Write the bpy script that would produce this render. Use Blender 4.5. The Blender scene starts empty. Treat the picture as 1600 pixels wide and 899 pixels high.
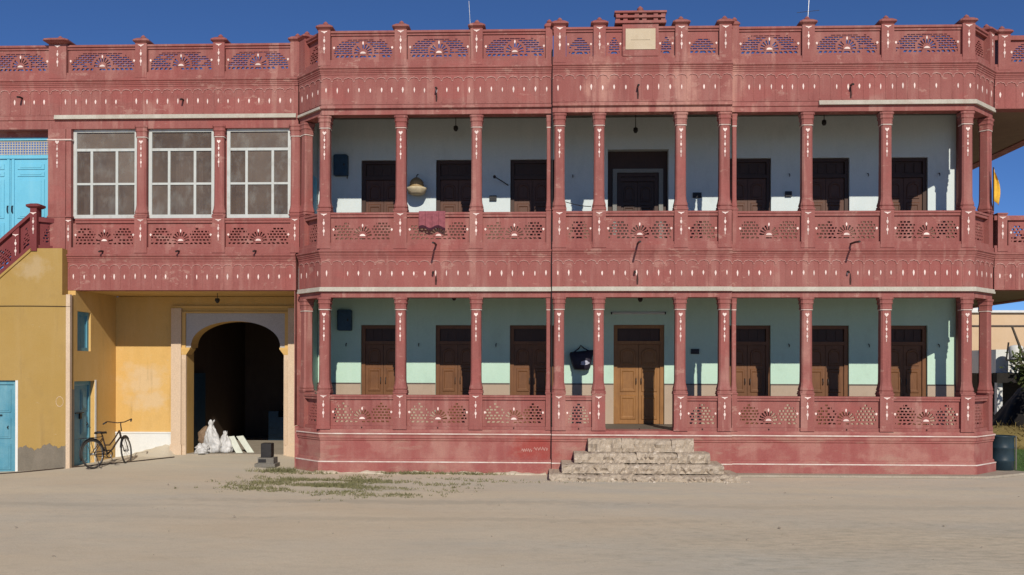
import bpy, math, random
from mathutils import Vector, Matrix

random.seed(7)
S = bpy.context.scene
COL = S.collection
rad = math.radians

# ------------------------------------------------------------------ camera
cam_d = bpy.data.cameras.new('camera')
cam = bpy.data.objects.new('camera', cam_d)
COL.objects.link(cam)
S.camera = cam
cam_d.sensor_width = 36.0
cam_d.lens = 36.0 * 1460 / 1600
cam_d.shift_y = 125.5 / 1600
cam_d.clip_start = 0.1
cam_d.clip_end = 3000
cam.matrix_world = (Matrix.Translation((0, -20, 2.26)) @ Matrix.Rotation(rad(2.1), 4, 'Z')
                    @ Matrix.Rotation(rad(90), 4, 'X') @ Matrix.Rotation(rad(0.15), 4, 'Z'))

# ------------------------------------------------------------------ sky + sun
SUN_DIR = Vector((0.17, -1.0, 0.612)).normalized()
elev = math.asin(SUN_DIR.z)
azim = math.atan2(SUN_DIR.x, SUN_DIR.y)
world = bpy.data.worlds.new('World')
S.world = world
world.use_nodes = True
wn = world.node_tree
wn.nodes.clear()
sky = wn.nodes.new('ShaderNodeTexSky')
sky.sky_type = 'NISHITA'
sky.sun_disc = False
sky.sun_elevation = elev
sky.sun_rotation = azim
sky.altitude = 2000
sky.air_density = 0.65
sky.dust_density = 0.0
sky.ozone_density = 9.5
bg = wn.nodes.new('ShaderNodeBackground')
bg.inputs['Strength'].default_value = 0.126
wo = wn.nodes.new('ShaderNodeOutputWorld')
wn.links.new(sky.outputs['Color'], bg.inputs['Color'])
wn.links.new(bg.outputs['Background'], wo.inputs['Surface'])

sun_d = bpy.data.lights.new('sun', 'SUN')
sun_d.energy = 5.0
sun_d.angle = rad(0.5)
sun_d.color = (1.0, 0.93, 0.82)
sun = bpy.data.objects.new('sun', sun_d)
COL.objects.link(sun)
sun.rotation_euler = (-SUN_DIR).to_track_quat('-Z', 'Y').to_euler()
sun.location = SUN_DIR * 60

S.view_settings.view_transform = 'Standard'
S.view_settings.look = 'None'
S.view_settings.exposure = -0.33
S.view_settings.gamma = 1.0
S.view_settings.use_curve_mapping = False
S.cycles.use_denoising = True
S.cycles.max_bounces = 6
S.cycles.diffuse_bounces = 2
S.cycles.transparent_max_bounces = 12


# ------------------------------------------------------------------ materials
class NT:
    def __init__(self, name):
        self.m = bpy.data.materials.new(name)
        self.m.use_nodes = True
        self.t = self.m.node_tree
        self.t.nodes.clear()
        self.out = self.t.nodes.new('ShaderNodeOutputMaterial')
        self.b = self.t.nodes.new('ShaderNodeBsdfPrincipled')
        self.t.links.new(self.b.outputs[0], self.out.inputs['Surface'])
        g = self.t.nodes.new('ShaderNodeNewGeometry')
        self.pos = g.outputs['Position']

    def link(self, a, b):
        self.t.links.new(a, b)

    def scaled(self, v):
        n = self.t.nodes.new('ShaderNodeVectorMath')
        n.operation = 'MULTIPLY'
        self.link(self.pos, n.inputs[0])
        n.inputs[1].default_value = v
        return n.outputs[0]

    def noise(self, scale, detail=4, rough=0.6, stretch=None, off=None):
        n = self.t.nodes.new('ShaderNodeTexNoise')
        n.inputs['Scale'].default_value = scale
        n.inputs['Detail'].default_value = detail
        n.inputs['Roughness'].default_value = rough
        self.link(self.scaled(stretch) if stretch else self.pos, n.inputs['Vector'])
        return n.outputs['Fac']

    def ramp(self, f, lo, hi, v0=0.0, v1=1.0):
        n = self.t.nodes.new('ShaderNodeMapRange')
        n.inputs['From Min'].default_value = lo
        n.inputs['From Max'].default_value = hi
        n.inputs['To Min'].default_value = v0
        n.inputs['To Max'].default_value = v1
        self.link(f, n.inputs['Value'])
        return n.outputs[0]

    def math(self, op, a, b):
        n = self.t.nodes.new('ShaderNodeMath')
        n.operation = op
        for i, v in enumerate((a, b)):
            if isinstance(v, (int, float)):
                n.inputs[i].default_value = v
            else:
                self.link(v, n.inputs[i])
        return n.outputs[0]

    def mix(self, f, a, b, mode='MIX'):
        n = self.t.nodes.new('ShaderNodeMix')
        n.data_type = 'RGBA'
        n.blend_type = mode
        if isinstance(f, (int, float)):
            n.inputs[0].default_value = f
        else:
            self.link(f, n.inputs[0])
        for i, v in ((6, a), (7, b)):
            if isinstance(v, tuple):
                n.inputs[i].default_value = (*v, 1)
            else:
                self.link(v, n.inputs[i])
        return n.outputs[2]

    def spot(self, centre, radii):
        """soft-edged worn patch of plaster round a place on the wall"""
        n = self.t.nodes.new('ShaderNodeVectorMath')
        n.operation = 'SUBTRACT'
        self.link(self.pos, n.inputs[0])
        n.inputs[1].default_value = centre
        d = self.t.nodes.new('ShaderNodeVectorMath')
        d.operation = 'DIVIDE'
        self.link(n.outputs[0], d.inputs[0])
        d.inputs[1].default_value = radii
        l = self.t.nodes.new('ShaderNodeVectorMath')
        l.operation = 'LENGTH'
        self.link(d.outputs[0], l.inputs[0])
        nz = self.noise(4.0, 5)
        return self.ramp(self.math('ADD', l.outputs['Value'], self.ramp(nz, 0.3, 0.7, -0.45, 0.45)), 0.45, 1.15, 1.0, 0.0)

    def bump(self, f, strength, dist):
        n = self.t.nodes.new('ShaderNodeBump')
        n.inputs['Strength'].default_value = strength
        n.inputs['Distance'].default_value = dist
        self.link(f, n.inputs['Height'])
        self.link(n.outputs[0], self.b.inputs['Normal'])

    def done(self, col, rough=0.8, spec=0.3):
        if isinstance(col, tuple):
            self.b.inputs['Base Color'].default_value = (*col, 1)
        else:
            self.link(col, self.b.inputs['Base Color'])
        if isinstance(rough, float):
            self.b.inputs['Roughness'].default_value = rough
        else:
            self.link(rough, self.b.inputs['Roughness'])
        self.b.inputs['Specular IOR Level'].default_value = spec
        return self.m


def worn(name, base, pale, dark, streak=0.5, patch=0.5, grain=0.15, rough=0.75, bump=0.25, extra=None, scale=1.0):
    """painted plaster: broad patches, rain streaks, fine grain"""
    n = NT(name)
    big = n.ramp(n.noise(0.9 * scale, 5, 0.65), 0.42, 0.68, 0.0, patch)
    stk = n.ramp(n.noise(1.0, 4, 0.6, stretch=(4.2, 4.2, 0.45)), 0.50, 0.74, 0.0, streak)
    drk = n.ramp(n.noise(1.7 * scale, 6, 0.7, stretch=(1.3, 1.3, 0.8)), 0.53, 0.78, 0.0, 0.55)
    fin = n.noise(38.0, 3, 0.7)
    c = n.mix(big, base, tuple(0.5 * (a + b) for a, b in zip(base, pale)))
    c = n.mix(stk, c, pale)
    c = n.mix(drk, c, dark)
    if extra:
        c = extra(n, c)
    g = n.ramp(fin, 0.25, 0.75, 1.0 - grain, 1.0 + grain)
    gm = n.t.nodes.new('ShaderNodeVectorMath')
    gm.operation = 'SCALE'
    n.link(c, gm.inputs[0])
    n.link(g, gm.inputs['Scale'])
    n.bump(n.math('ADD', n.math('MULTIPLY', fin, 0.4), n.noise(7.0, 5)), bump, 0.012)
    return n.done(gm.outputs[0], rough, 0.25)


def plain(name, base, rough=0.6, var=0.25, scale=9.0, spec=0.35, metal=0.0, bump=0.15):
    n = NT(name)
    f = n.noise(scale, 5, 0.65)
    c = n.mix(n.ramp(f, 0.3, 0.7), tuple(v * (1 - var) for v in base), tuple(min(1, v * (1 + var)) for v in base))
    n.b.inputs['Metallic'].default_value = metal
    if bump:
        n.bump(f, bump, 0.01)
    return n.done(c, rough, spec)


RED = (0.272, 0.087, 0.075)
REDP = (0.375, 0.185, 0.155)
REDD = (0.205, 0.060, 0.053)
M = {}


def centre_wash(n, c):
    s = n.spot((1.1, 0.0, 8.35), (0.35, 1.0, 0.75))
    s2 = n.spot((2.9, 0.0, 8.3), (0.30, 1.0, 0.8))
    s3 = n.spot((2.2, 0.0, 7.78), (2.6, 1.0, 0.16))
    s4 = n.spot((4.0, 0.0, 8.3), (0.22, 1.0, 0.7))
    w1 = n.ramp(n.noise(1.0, 3, 0.5, stretch=(3.4, 3.4, 0.22)), 0.575, 0.615, 0.0, 1.0)
    w2 = n.ramp(n.noise(0.8, 4, 0.6), 0.42, 0.60)
    c = n.mix(n.math('MULTIPLY', n.math('MULTIPLY', w1, w2), 0.55), c, (0.43, 0.225, 0.185))
    p1 = n.ramp(n.noise(2.6, 6, 0.75, stretch=(0.8, 0.8, 1.5)), 0.60, 0.63, 0.0, 0.55)
    c = n.mix(p1, c, (0.42, 0.235, 0.19))
    d1 = n.ramp(n.noise(1.0, 4, 0.6, stretch=(6.0, 6.0, 0.7)), 0.58, 0.70, 0.0, 0.42)
    c = n.mix(d1, c, (0.17, 0.042, 0.038))
    rep = n.ramp(n.noise(0.55, 3, 0.5, stretch=(1.0, 1.0, 1.6)), 0.56, 0.585, 0.0, 0.30)
    c = n.mix(rep, c, (0.33, 0.085, 0.075))
    f = n.math('MAXIMUM', n.math('MAXIMUM', s, s2), n.math('MAXIMUM', s3, s4))
    return n.mix(n.math('MULTIPLY', n.math('MULTIPLY', f, n.ramp(n.noise(1.0, 4, 0.6, stretch=(7, 7, 0.5)), 0.40, 0.60)), 0.75), c, (0.47, 0.24, 0.19))


M['red'] = worn('red_plaster_paint', RED, REDP, REDD, 0.55, 0.5, extra=centre_wash)
def plinth_extra(n, c):
    a = n.ramp(n.noise(1.5, 4, 0.55, stretch=(1.0, 1.0, 1.3)), 0.52, 0.60, 0.0, 0.42)
    c = n.mix(a, c, (0.42, 0.21, 0.17))
    b = n.ramp(n.noise(2.3, 5, 0.6, stretch=(0.5, 0.5, 2.0)), 0.57, 0.64, 0.0, 0.40)
    c = n.mix(b, c, (0.38, 0.24, 0.18))
    d = n.spot((-0.25, 0.0, 0.55), (0.55, 1.0, 0.32))
    return n.mix(n.math('MULTIPLY', d, 0.75), c, (0.30, 0.045, 0.035))


M['plinth'] = worn('plinth_paint', (0.30, 0.090, 0.080), (0.46, 0.27, 0.21), (0.26, 0.070, 0.060), 0.25, 0.85, extra=plinth_extra, scale=1.3)
M['maroon'] = worn('maroon_railing', (0.17, 0.034, 0.036), (0.26, 0.085, 0.075), (0.11, 0.02, 0.022), 0.3, 0.5)  # darker red than the house, kept for the stair railing


def whitepaint():
    n = NT('white_trim_paint')
    f = n.ramp(n.noise(3.0, 6, 0.7), 0.40, 0.56)
    f2 = n.noise(22.0, 4)
    c = n.mix(f2, (0.60, 0.52, 0.46), (0.82, 0.74, 0.66))
    c = n.mix(n.math('MULTIPLY', f, 0.45), c, (0.50, 0.26, 0.22))
    return n.done(c, 0.7, 0.3)


M['white'] = whitepaint()
M['trim'] = worn('grey_white_trim', (0.44, 0.40, 0.33), (0.60, 0.56, 0.48), (0.36, 0.20, 0.165), 0.6, 0.7)
M['motif'] = plain('painted_motif_white', (0.78, 0.62, 0.56), 0.7, 0.25, 5.0, bump=0)
M['scallop'] = worn('faded_scallop_line', (0.44, 0.21, 0.18), (0.60, 0.42, 0.36), (0.28, 0.10, 0.09), 0.8, 0.9, scale=4.0)
M['mint'] = worn('mint_wall', (0.48, 0.66, 0.53), (0.55, 0.71, 0.59), (0.38, 0.52, 0.42), 0.5, 0.7, 0.05, bump=0.2)
M['pale'] = worn('pale_blue_white_wall', (0.62, 0.69, 0.68), (0.70, 0.74, 0.72), (0.48, 0.54, 0.53), 0.5, 0.7, 0.05, bump=0.2)
M['dado'] = worn('beige_dado', (0.42, 0.32, 0.235), (0.50, 0.40, 0.30), (0.33, 0.24, 0.17), 0.3, 0.5, 0.08, bump=0.1)
M['updado'] = worn('brown_dado', (0.20, 0.115, 0.080), (0.28, 0.18, 0.13), (0.13, 0.075, 0.05), 0.3, 0.5, 0.08, bump=0.1)
M['floor'] = worn('dull_verandah_floor', (0.15, 0.125, 0.10), (0.21, 0.18, 0.145), (0.10, 0.085, 0.07), 0.2, 0.6, 0.15, 0.7, 0.2)
M['dadoline'] = plain('dado_line_brown', (0.10, 0.075, 0.06), 0.6)
M['cream'] = worn('cream_plaster', (0.60, 0.45, 0.31), (0.68, 0.55, 0.42), (0.48, 0.33, 0.21), 0.4, 0.5)
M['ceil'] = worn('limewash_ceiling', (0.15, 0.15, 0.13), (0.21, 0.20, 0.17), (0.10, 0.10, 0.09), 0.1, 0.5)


def yellow_extra(n, c):
    a = n.spot((-9.95, 2.7, 1.95), (0.55, 1.0, 0.42))
    b = n.spot((-9.80, 2.7, 1.45), (0.5, 1.0, 0.28))
    d = n.math('MULTIPLY', n.spot((-11.45, 0.25, 4.45), (0.42, 1.0, 0.25)), 0.6)
    f = n.math('MULTIPLY', n.math('MAXIMUM', n.math('MAXIMUM', a, b), d), 0.38)
    c = n.mix(f, c, (0.62, 0.52, 0.40))
    fl = n.ramp(n.noise(3.4, 7, 0.75), 0.655, 0.675, 0.0, 0.55)
    c = n.mix(fl, c, (0.55, 0.45, 0.31))
    return n.mix(n.ramp(n.noise(1.0, 5, 0.7, stretch=(5, 5, 0.6)), 0.60, 0.72, 0, 0.35), c, (0.26, 0.17, 0.07))


M['yellow'] = worn('ochre_wall', (0.62, 0.385, 0.125), (0.68, 0.47, 0.21), (0.47, 0.29, 0.10), 0.3, 0.6, 0.06, extra=yellow_extra)
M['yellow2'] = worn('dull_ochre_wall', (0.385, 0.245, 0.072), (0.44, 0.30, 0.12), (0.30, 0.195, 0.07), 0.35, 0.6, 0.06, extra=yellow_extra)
M['greydado'] = worn('bare_grey_render', (0.17, 0.145, 0.11), (0.30, 0.25, 0.19), (0.13, 0.11, 0.09), 0.3, 0.8, 0.12)
M['spandrel'] = worn('grey_lilac_plaster', (0.42, 0.40, 0.38), (0.48, 0.46, 0.43), (0.34, 0.32, 0.30), 0.3, 0.5)
M['blue'] = worn('blue_gloss_paint', (0.085, 0.27, 0.36), (0.23, 0.42, 0.47), (0.06, 0.19, 0.27), 0.5, 0.7, 0.06, 0.5, 0.1, scale=2.0)
M['skyblue'] = worn('sky_blue_gloss_paint', (0.16, 0.50, 0.66), (0.26, 0.58, 0.70), (0.11, 0.40, 0.56), 0.3, 0.5, 0.03, 0.45, 0.1, scale=1.5)
M['dimblue'] = plain('shade_dimmed_blue', (0.022, 0.06, 0.10), 0.5)  # blue darkened in its colour for the passage's shade; wall boxes share it


def wood(name, a, b):
    n = NT(name)
    g = n.noise(3.0, 6, 0.7, stretch=(16, 16, 1.2))
    g2 = n.noise(2.0, 4)
    c = n.mix(n.ramp(g, 0.3, 0.7), a, b)
    c = n.mix(n.ramp(g2, 0.45, 0.75, 0, 0.5), c, tuple(0.6 * v for v in a))
    n.bump(g, 0.2, 0.004)
    return n.done(c, 0.5, 0.35)


M['wood'] = wood('brown_door_wood', (0.135, 0.052, 0.018), (0.20, 0.085, 0.030))
M['wooddark'] = wood('dark_door_wood', (0.040, 0.018, 0.010), (0.065, 0.028, 0.014))
M['woodup'] = wood('upper_shade_door_wood', (0.085, 0.034, 0.018), (0.13, 0.052, 0.026))  # door wood with the upper verandah's shade put into its colour
M['woodmain'] = wood('golden_door_wood', (0.235, 0.100, 0.028), (0.335, 0.160, 0.048))
M['iron'] = plain('black_iron', (0.02, 0.018, 0.017), 0.55, 0.3, spec=0.4)
M['black'] = plain('black_plastic', (0.015, 0.015, 0.017), 0.5)
M['rust'] = plain('rusty_brown_steel', (0.050, 0.030, 0.019), 0.6, 0.4, 30)
M['chrome'] = plain('dull_steel', (0.35, 0.34, 0.32), 0.35, 0.2, metal=0.8)
M['rubber'] = plain('dusty_rubber', (0.045, 0.04, 0.035), 0.85)


def sand():
    n = NT('sandy_ground')
    a = n.ramp(n.noise(0.16, 6, 0.65, stretch=(0.55, 1.3, 1)), 0.38, 0.62)
    b = n.ramp(n.noise(0.75, 6, 0.7, stretch=(0.7, 1.5, 1)), 0.42, 0.68)
    c3 = n.ramp(n.noise(3.5, 7, 0.75, stretch=(0.6, 1.5, 1)), 0.52, 0.74)
    f = n.noise(60.0, 4, 0.8)
    c = n.mix(a, (0.61, 0.505, 0.36), (0.54, 0.495, 0.40))
    c = n.mix(n.math('MULTIPLY', b, 0.55), c, (0.67, 0.57, 0.42))
    c = n.mix(n.math('MULTIPLY', c3, 0.40), c, (0.42, 0.37, 0.27))
    fine = n.ramp(n.noise(11.0, 6, 0.8, stretch=(0.6, 1.4, 1)), 0.55, 0.72, 0, 0.35)
    c = n.mix(fine, c, (0.42, 0.35, 0.24))
    # wheel-packed smears across the yard
    for (x, y, rx, ry, k) in ((-2.6, -4.3, 4.2, 0.28, 0.40), (-8.4, -4.9, 3.8, 0.22, 0.28), (-1.5, -6.1, 5.5, 0.20, 0.25), (4.6, -4.6, 4.5, 0.25, 0.28), (-4.5, -2.9, 3.0, 0.2, 0.22)):
        c = n.mix(n.math('MULTIPLY', n.spot((x, y, 0), (rx, ry, 1)), k), c, (0.36, 0.33, 0.26))
    for (x, y, rx, ry, k) in ((-7.5, -3.2, 3.5, 0.5, 0.4), (0.5, -3.4, 4.5, 0.45, 0.35), (6.5, -2.6, 4.0, 0.4, 0.35)):
        c = n.mix(n.math('MULTIPLY', n.spot((x, y, 0), (rx, ry, 1)), k), c, (0.68, 0.575, 0.40))
    # darker mottled ground towards the right-hand side of the yard
    sp = n.spot((5.2, -8.0, 0), (5.2, 2.4, 1))
    gr = n.ramp(n.noise(6.0, 7, 0.8, stretch=(0.5, 1.6, 1)), 0.44, 0.66)
    c = n.mix(n.math('MULTIPLY', n.math('MULTIPLY', sp, gr), 0.50), c, (0.26, 0.25, 0.185))
    g = n.t.nodes.new('ShaderNodeVectorMath')
    g.operation = 'SCALE'
    n.link(c, g.inputs[0])
    n.link(n.ramp(f, 0.2, 0.8, 0.80, 1.18), g.inputs['Scale'])
    h = n.math('ADD', n.math('MULTIPLY', n.noise(5.0, 6, 0.7), 1.0), n.math('MULTIPLY', f, 0.25))
    n.bump(h, 0.35, 0.03)
    return n.done(g.outputs[0], 0.95, 0.1)


M['sand'] = sand()
M['concrete'] = worn('worn_concrete', (0.33, 0.28, 0.215), (0.45, 0.40, 0.32), (0.20, 0.17, 0.13), 0.3, 0.7, 0.2, 0.9, 0.5, scale=2.5)
def stone_extra(n, c):
    c = n.mix(n.ramp(n.noise(5.5, 7, 0.75, stretch=(1, 1, 1.8)), 0.56, 0.64, 0, 0.75), c, (0.66, 0.57, 0.47))
    return n.mix(n.ramp(n.noise(8.0, 6, 0.75, stretch=(0.7, 1, 2.2)), 0.60, 0.70, 0, 0.7), c, (0.15, 0.12, 0.095))


M['stone'] = worn('chipped_step_stone', (0.40, 0.325, 0.245), (0.52, 0.44, 0.34), (0.24, 0.195, 0.15), 0.4, 0.9, 0.25, 0.9, 0.9, extra=stone_extra, scale=4.5)
M['greystone'] = worn('grey_stone', (0.16, 0.145, 0.12), (0.25, 0.23, 0.2), (0.08, 0.07, 0.06), 0.3, 0.6, 0.2, 0.9, 0.6, scale=4)
M['plaque'] = worn('cream_marble', (0.52, 0.42, 0.29), (0.62, 0.53, 0.40), (0.42, 0.32, 0.21), 0.3, 0.7, 0.08, scale=3)
M['grass'] = worn('dry_grass', (0.17, 0.165, 0.075), (0.33, 0.28, 0.15), (0.09, 0.10, 0.045), 0.4, 0.8, 0.2, 0.9, 0, scale=4)
M['lawn'] = worn('green_grass', (0.07, 0.13, 0.03), (0.12, 0.17, 0.05), (0.03, 0.06, 0.015), 0.4, 0.8, 0.3, 0.9, 0.4, scale=3)
M['leaf'] = worn('olive_leaf', (0.065, 0.085, 0.025), (0.13, 0.13, 0.04), (0.03, 0.045, 0.015), 0.3, 0.9, 0.3, 0.6, 0, scale=4)
M['bark'] = worn('grey_bark', (0.10, 0.08, 0.06), (0.16, 0.13, 0.1), (0.05, 0.04, 0.03), 0.3, 0.7, 0.2, 0.9, 0.5, scale=4)
M['thatch'] = worn('dry_thatch', (0.16, 0.12, 0.04), (0.26, 0.19, 0.07), (0.06, 0.045, 0.02), 0.5, 0.8, 0.3, 0.9, 0.8, scale=3)
M['tarp'] = worn('dark_tarpaulin', (0.014, 0.012, 0.011), (0.028, 0.024, 0.021), (0.008, 0.007, 0.006), 0.5, 0.8, 0.2, 0.7, 0.6, scale=2)
M['peach'] = worn('peach_wall', (0.62, 0.44, 0.27), (0.68, 0.52, 0.36), (0.52, 0.36, 0.22), 0.2, 0.5, 0.04)
M['farwhite'] = worn('far_whitewash', (0.70, 0.70, 0.66), (0.76, 0.76, 0.72), (0.5, 0.5, 0.46), 0.5, 0.5, 0.05)
M['dark'] = plain('dark_opening', (0.02, 0.017, 0.015), 0.9)
M['sack'] = plain('white_plastic_sack', (0.56, 0.55, 0.53), 0.5, 0.28, 9, bump=0.8)
M['pvc'] = plain('pale_board', (0.58, 0.60, 0.50), 0.6, 0.1)
M['straw'] = wood('straw_weave', (0.24, 0.16, 0.07), (0.40, 0.29, 0.14))
M['creamcloth'] = plain('cream_cloth', (0.55, 0.46, 0.30), 0.9)
M['bag'] = plain('dark_purple_nylon', (0.018, 0.015, 0.028), 0.6, 0.3, bump=0.4)
M['bagprint'] = plain('pale_print', (0.42, 0.42, 0.50), 0.6)
M['plum'] = plain('plum_cloth', (0.26, 0.078, 0.092), 0.9, 0.25, 16, bump=0.3)
M['plumdark'] = plain('dark_plum_hem', (0.05, 0.012, 0.022), 0.9)
M['yellowcloth'] = plain('yellow_flag_cloth', (0.75, 0.42, 0.04), 0.8, 0.15)
M['drum'] = worn('blue_plastic_drum', (0.014, 0.030, 0.042), (0.04, 0.065, 0.075), (0.01, 0.02, 0.026), 0.4, 0.6, 0.1, 0.45, 0.1, scale=3)
M['tube'] = plain('tube_lamp_glass', (0.60, 0.62, 0.58), 0.4, 0.05, bump=0)
M['chalk'] = plain('chalk', (0.62, 0.42, 0.36), 0.9)
M['stain'] = plain('rain_stain', (0.05, 0.02, 0.018), 0.9, 0.4, 20)
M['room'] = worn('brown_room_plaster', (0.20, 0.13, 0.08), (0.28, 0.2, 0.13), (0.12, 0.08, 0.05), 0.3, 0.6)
M['passage_shade'] = worn('shaded_passage_plaster', (0.075, 0.05, 0.034), (0.11, 0.08, 0.055), (0.04, 0.028, 0.02), 0.3, 0.6)  # room plaster darkened so its colour holds the passage's shade
M['greytrim'] = worn('dull_grey_frame', (0.23, 0.23, 0.21), (0.3, 0.3, 0.28), (0.16, 0.15, 0.14), 0.3, 0.5)
M['curtain'] = plain('grey_curtain', (0.25, 0.215, 0.19), 0.9, 0.15)


def glass():
    n = NT('dusty_window_glass')
    tr = n.t.nodes.new('ShaderNodeBsdfTransparent')
    gl = n.t.nodes.new('ShaderNodeBsdfGlossy')
    gl.inputs['Roughness'].default_value = 0.22
    oi = n.t.nodes.new('ShaderNodeObjectInfo')
    rnd = oi.outputs['Random']
    dirt = n.ramp(n.noise(2.4, 6, 0.7, stretch=(1, 1, 0.6)), 0.50, 0.68, 0, 0.75)
    cc = n.mix(rnd, (0.120, 0.072, 0.040), (0.215, 0.165, 0.125))
    n.link(n.mix(dirt, cc, (0.30, 0.28, 0.24)), n.b.inputs['Base Color'])
    n.b.inputs['Roughness'].default_value = 0.9
    m1 = n.t.nodes.new('ShaderNodeMixShader')
    n.link(n.math('ADD', n.ramp(n.noise(1.6, 5), 0.35, 0.7, 0.22, 0.50), n.math('MULTIPLY', rnd, 0.25)), m1.inputs[0])
    n.link(tr.outputs[0], m1.inputs[1])
    n.link(n.b.outputs[0], m1.inputs[2])
    m2 = n.t.nodes.new('ShaderNodeMixShader')
    fr = n.t.nodes.new('ShaderNodeFresnel')
    n.link(n.math('MULTIPLY', fr.outputs[0], 0.6), m2.inputs[0])
    n.link(m1.outputs[0], m2.inputs[1])
    n.link(gl.outputs[0], m2.inputs[2])
    n.link(m2.outputs[0], n.out.inputs['Surface'])
    return n.m


M['glass'] = glass()
M['frame'] = worn('chipped_white_frame', (0.50, 0.52, 0.49), (0.60, 0.62, 0.59), (0.28, 0.24, 0.19), 0.5, 0.6, 0.05, scale=3)


# ------------------------------------------------------------------ mesh + object helpers
class MB:
    def __init__(self):
        self.v = []
        self.f = []

    def quad(self, *p):
        i = len(self.v)
        self.v += [tuple(q) for q in p]
        self.f.append(tuple(range(i, i + len(p))))

    def box(self, x0, x1, y0, y1, z0, z1):
        i = len(self.v)
        self.v += [(x, y, z) for z in (z0, z1) for y in (y0, y1) for x in (x0, x1)]
        for q in ((0, 2, 3, 1), (4, 5, 7, 6), (0, 1, 5, 4), (2, 6, 7, 3), (0, 4, 6, 2), (1, 3, 7, 5)):
            self.f.append(tuple(i + k for k in q))
        return self

    def loft(self, rings, cap=True):
        """rings: lists of equally many points"""
        i = len(self.v)
        n = len(rings[0])
        for r in rings:
            self.v += [tuple(p) for p in r]
        for k in range(len(rings) - 1):
            for j in range(n):
                a, b = i + k * n + j, i + k * n + (j + 1) % n
                self.f.append((a, b, b + n, a + n))
        if cap:
            self.f.append(tuple(i + j for j in reversed(range(n))))
            self.f.append(tuple(i + (len(rings) - 1) * n + j for j in range(n)))
        return self

    def lathe(self, cx, cy, prof, seg=16):
        return self.loft([[(cx + r * math.cos(2 * math.pi * j / seg), cy + r * math.sin(2 * math.pi * j / seg), z)
                           for j in range(seg)] for r, z in prof])

    def chamsq(self, cx, cy, prof, ch=0.28):
        """chamfered square section lofted through (half width, z)"""
        rings = []
        for h, z in prof:
            c = h * (1 - ch)
            pts = [(-c, -h), (c, -h), (h, -c), (h, c), (c, h), (-c, h), (-h, c), (-h, -c)]
            rings.append([(cx + x, cy + y, z) for x, y in pts])
        return self.loft(rings)

    def tube(self, pts, r, seg=6):
        pts = [Vector(p) for p in pts]
        rings = []
        up0 = None
        for k, p in enumerate(pts):
            d = (pts[min(k + 1, len(pts) - 1)] - pts[max(k - 1, 0)]).normalized()
            if up0 is None:
                up0 = Vector((0, 0, 1)) if abs(d.z) < 0.9 else Vector((1, 0, 0))
            s = d.cross(up0).normalized()
            u = s.cross(d).normalized()
            up0 = u
            rr = r[k] if isinstance(r, (list, tuple)) else r
            rings.append([p + s * rr * math.cos(2 * math.pi * j / seg) + u * rr * math.sin(2 * math.pi * j / seg) for j in range(seg)])
        return self.loft(rings)

    def ring(self, c, ax_u, ax_v, R, r, seg=28, sub=6):
        c, ax_u, ax_v = Vector(c), Vector(ax_u), Vector(ax_v)
        w = ax_u.cross(ax_v)
        i = len(self.v)
        for k in range(seg):
            a = 2 * math.pi * k / seg
            d = ax_u * math.cos(a) + ax_v * math.sin(a)
            for j in range(sub):
                b = 2 * math.pi * j / sub
                self.v.append(tuple(c + d * (R + r * math.cos(b)) + w * r * math.sin(b)))
        for k in range(seg):
            for j in range(sub):
                a, b = k * sub, ((k + 1) % seg) * sub
                self.f.append((i + a + j, i + b + j, i + b + (j + 1) % sub, i + a + (j + 1) % sub))
        return self

    def sweep(self, path, prof):
        """profile (outward, z) along a plan polyline, outward on the right hand of travel, mitred"""
        P = [Vector(p) for p in path]
        rings = []
        for k, p in enumerate(P):
            ns = []
            for a, b in ((k - 1, k), (k, k + 1)):
                if a >= 0 and b < len(P):
                    d = (P[b] - P[a]).normalized()
                    ns.append(Vector((d.y, -d.x)))
            if len(ns) == 2:
                m = (ns[0] + ns[1]).normalized()
                m = m / max(0.2, m.dot(ns[0]))
            else:
                m = ns[0]
            rings.append([(p.x + m.x * o, p.y + m.y * o, z) for o, z in prof])
        return self.loft(rings)

    def sweepbox(self, path, o0, o1, z0, z1):
        return self.sweep(path, [(o0, z0), (o1, z0), (o1, z1), (o0, z1)])

    def grid(self, xs, zs, solid, y0, y1, shear=0.0):
        """slab in the XZ plane made of solid cells; runs are merged, faces only where they show"""
        nx, nz = len(xs) - 1, len(zs) - 1
        P = lambda x, y, z: (x, y, z + shear * x)
        for j in range(nz):
            i = 0
            while i < nx:
                if not solid(i, j):
                    i += 1
                    continue
                k = i
                while k < nx and solid(k, j):
                    k += 1
                a, b, c, d = xs[i], xs[k], zs[j], zs[j + 1]
                self.quad(P(a, y0, c), P(b, y0, c), P(b, y0, d), P(a, y0, d))
                self.quad(P(b, y1, c), P(a, y1, c), P(a, y1, d), P(b, y1, d))
                self.quad(P(a, y0, c), P(a, y0, d), P(a, y1, d), P(a, y1, c))
                self.quad(P(b, y0, c), P(b, y1, c), P(b, y1, d), P(b, y0, d))
                i = k
        for i in range(nx):
            for j in range(nz + 1):
                lo = j > 0 and solid(i, j - 1)
                hi = j < nz and solid(i, j)
                if lo != hi:
                    a, b, z = xs[i], xs[i + 1], zs[j]
                    q = [P(a, y0, z), P(b, y0, z), P(b, y1, z), P(a, y1, z)]
                    self.quad(*(q if lo else reversed(q)))
        return self

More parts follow.
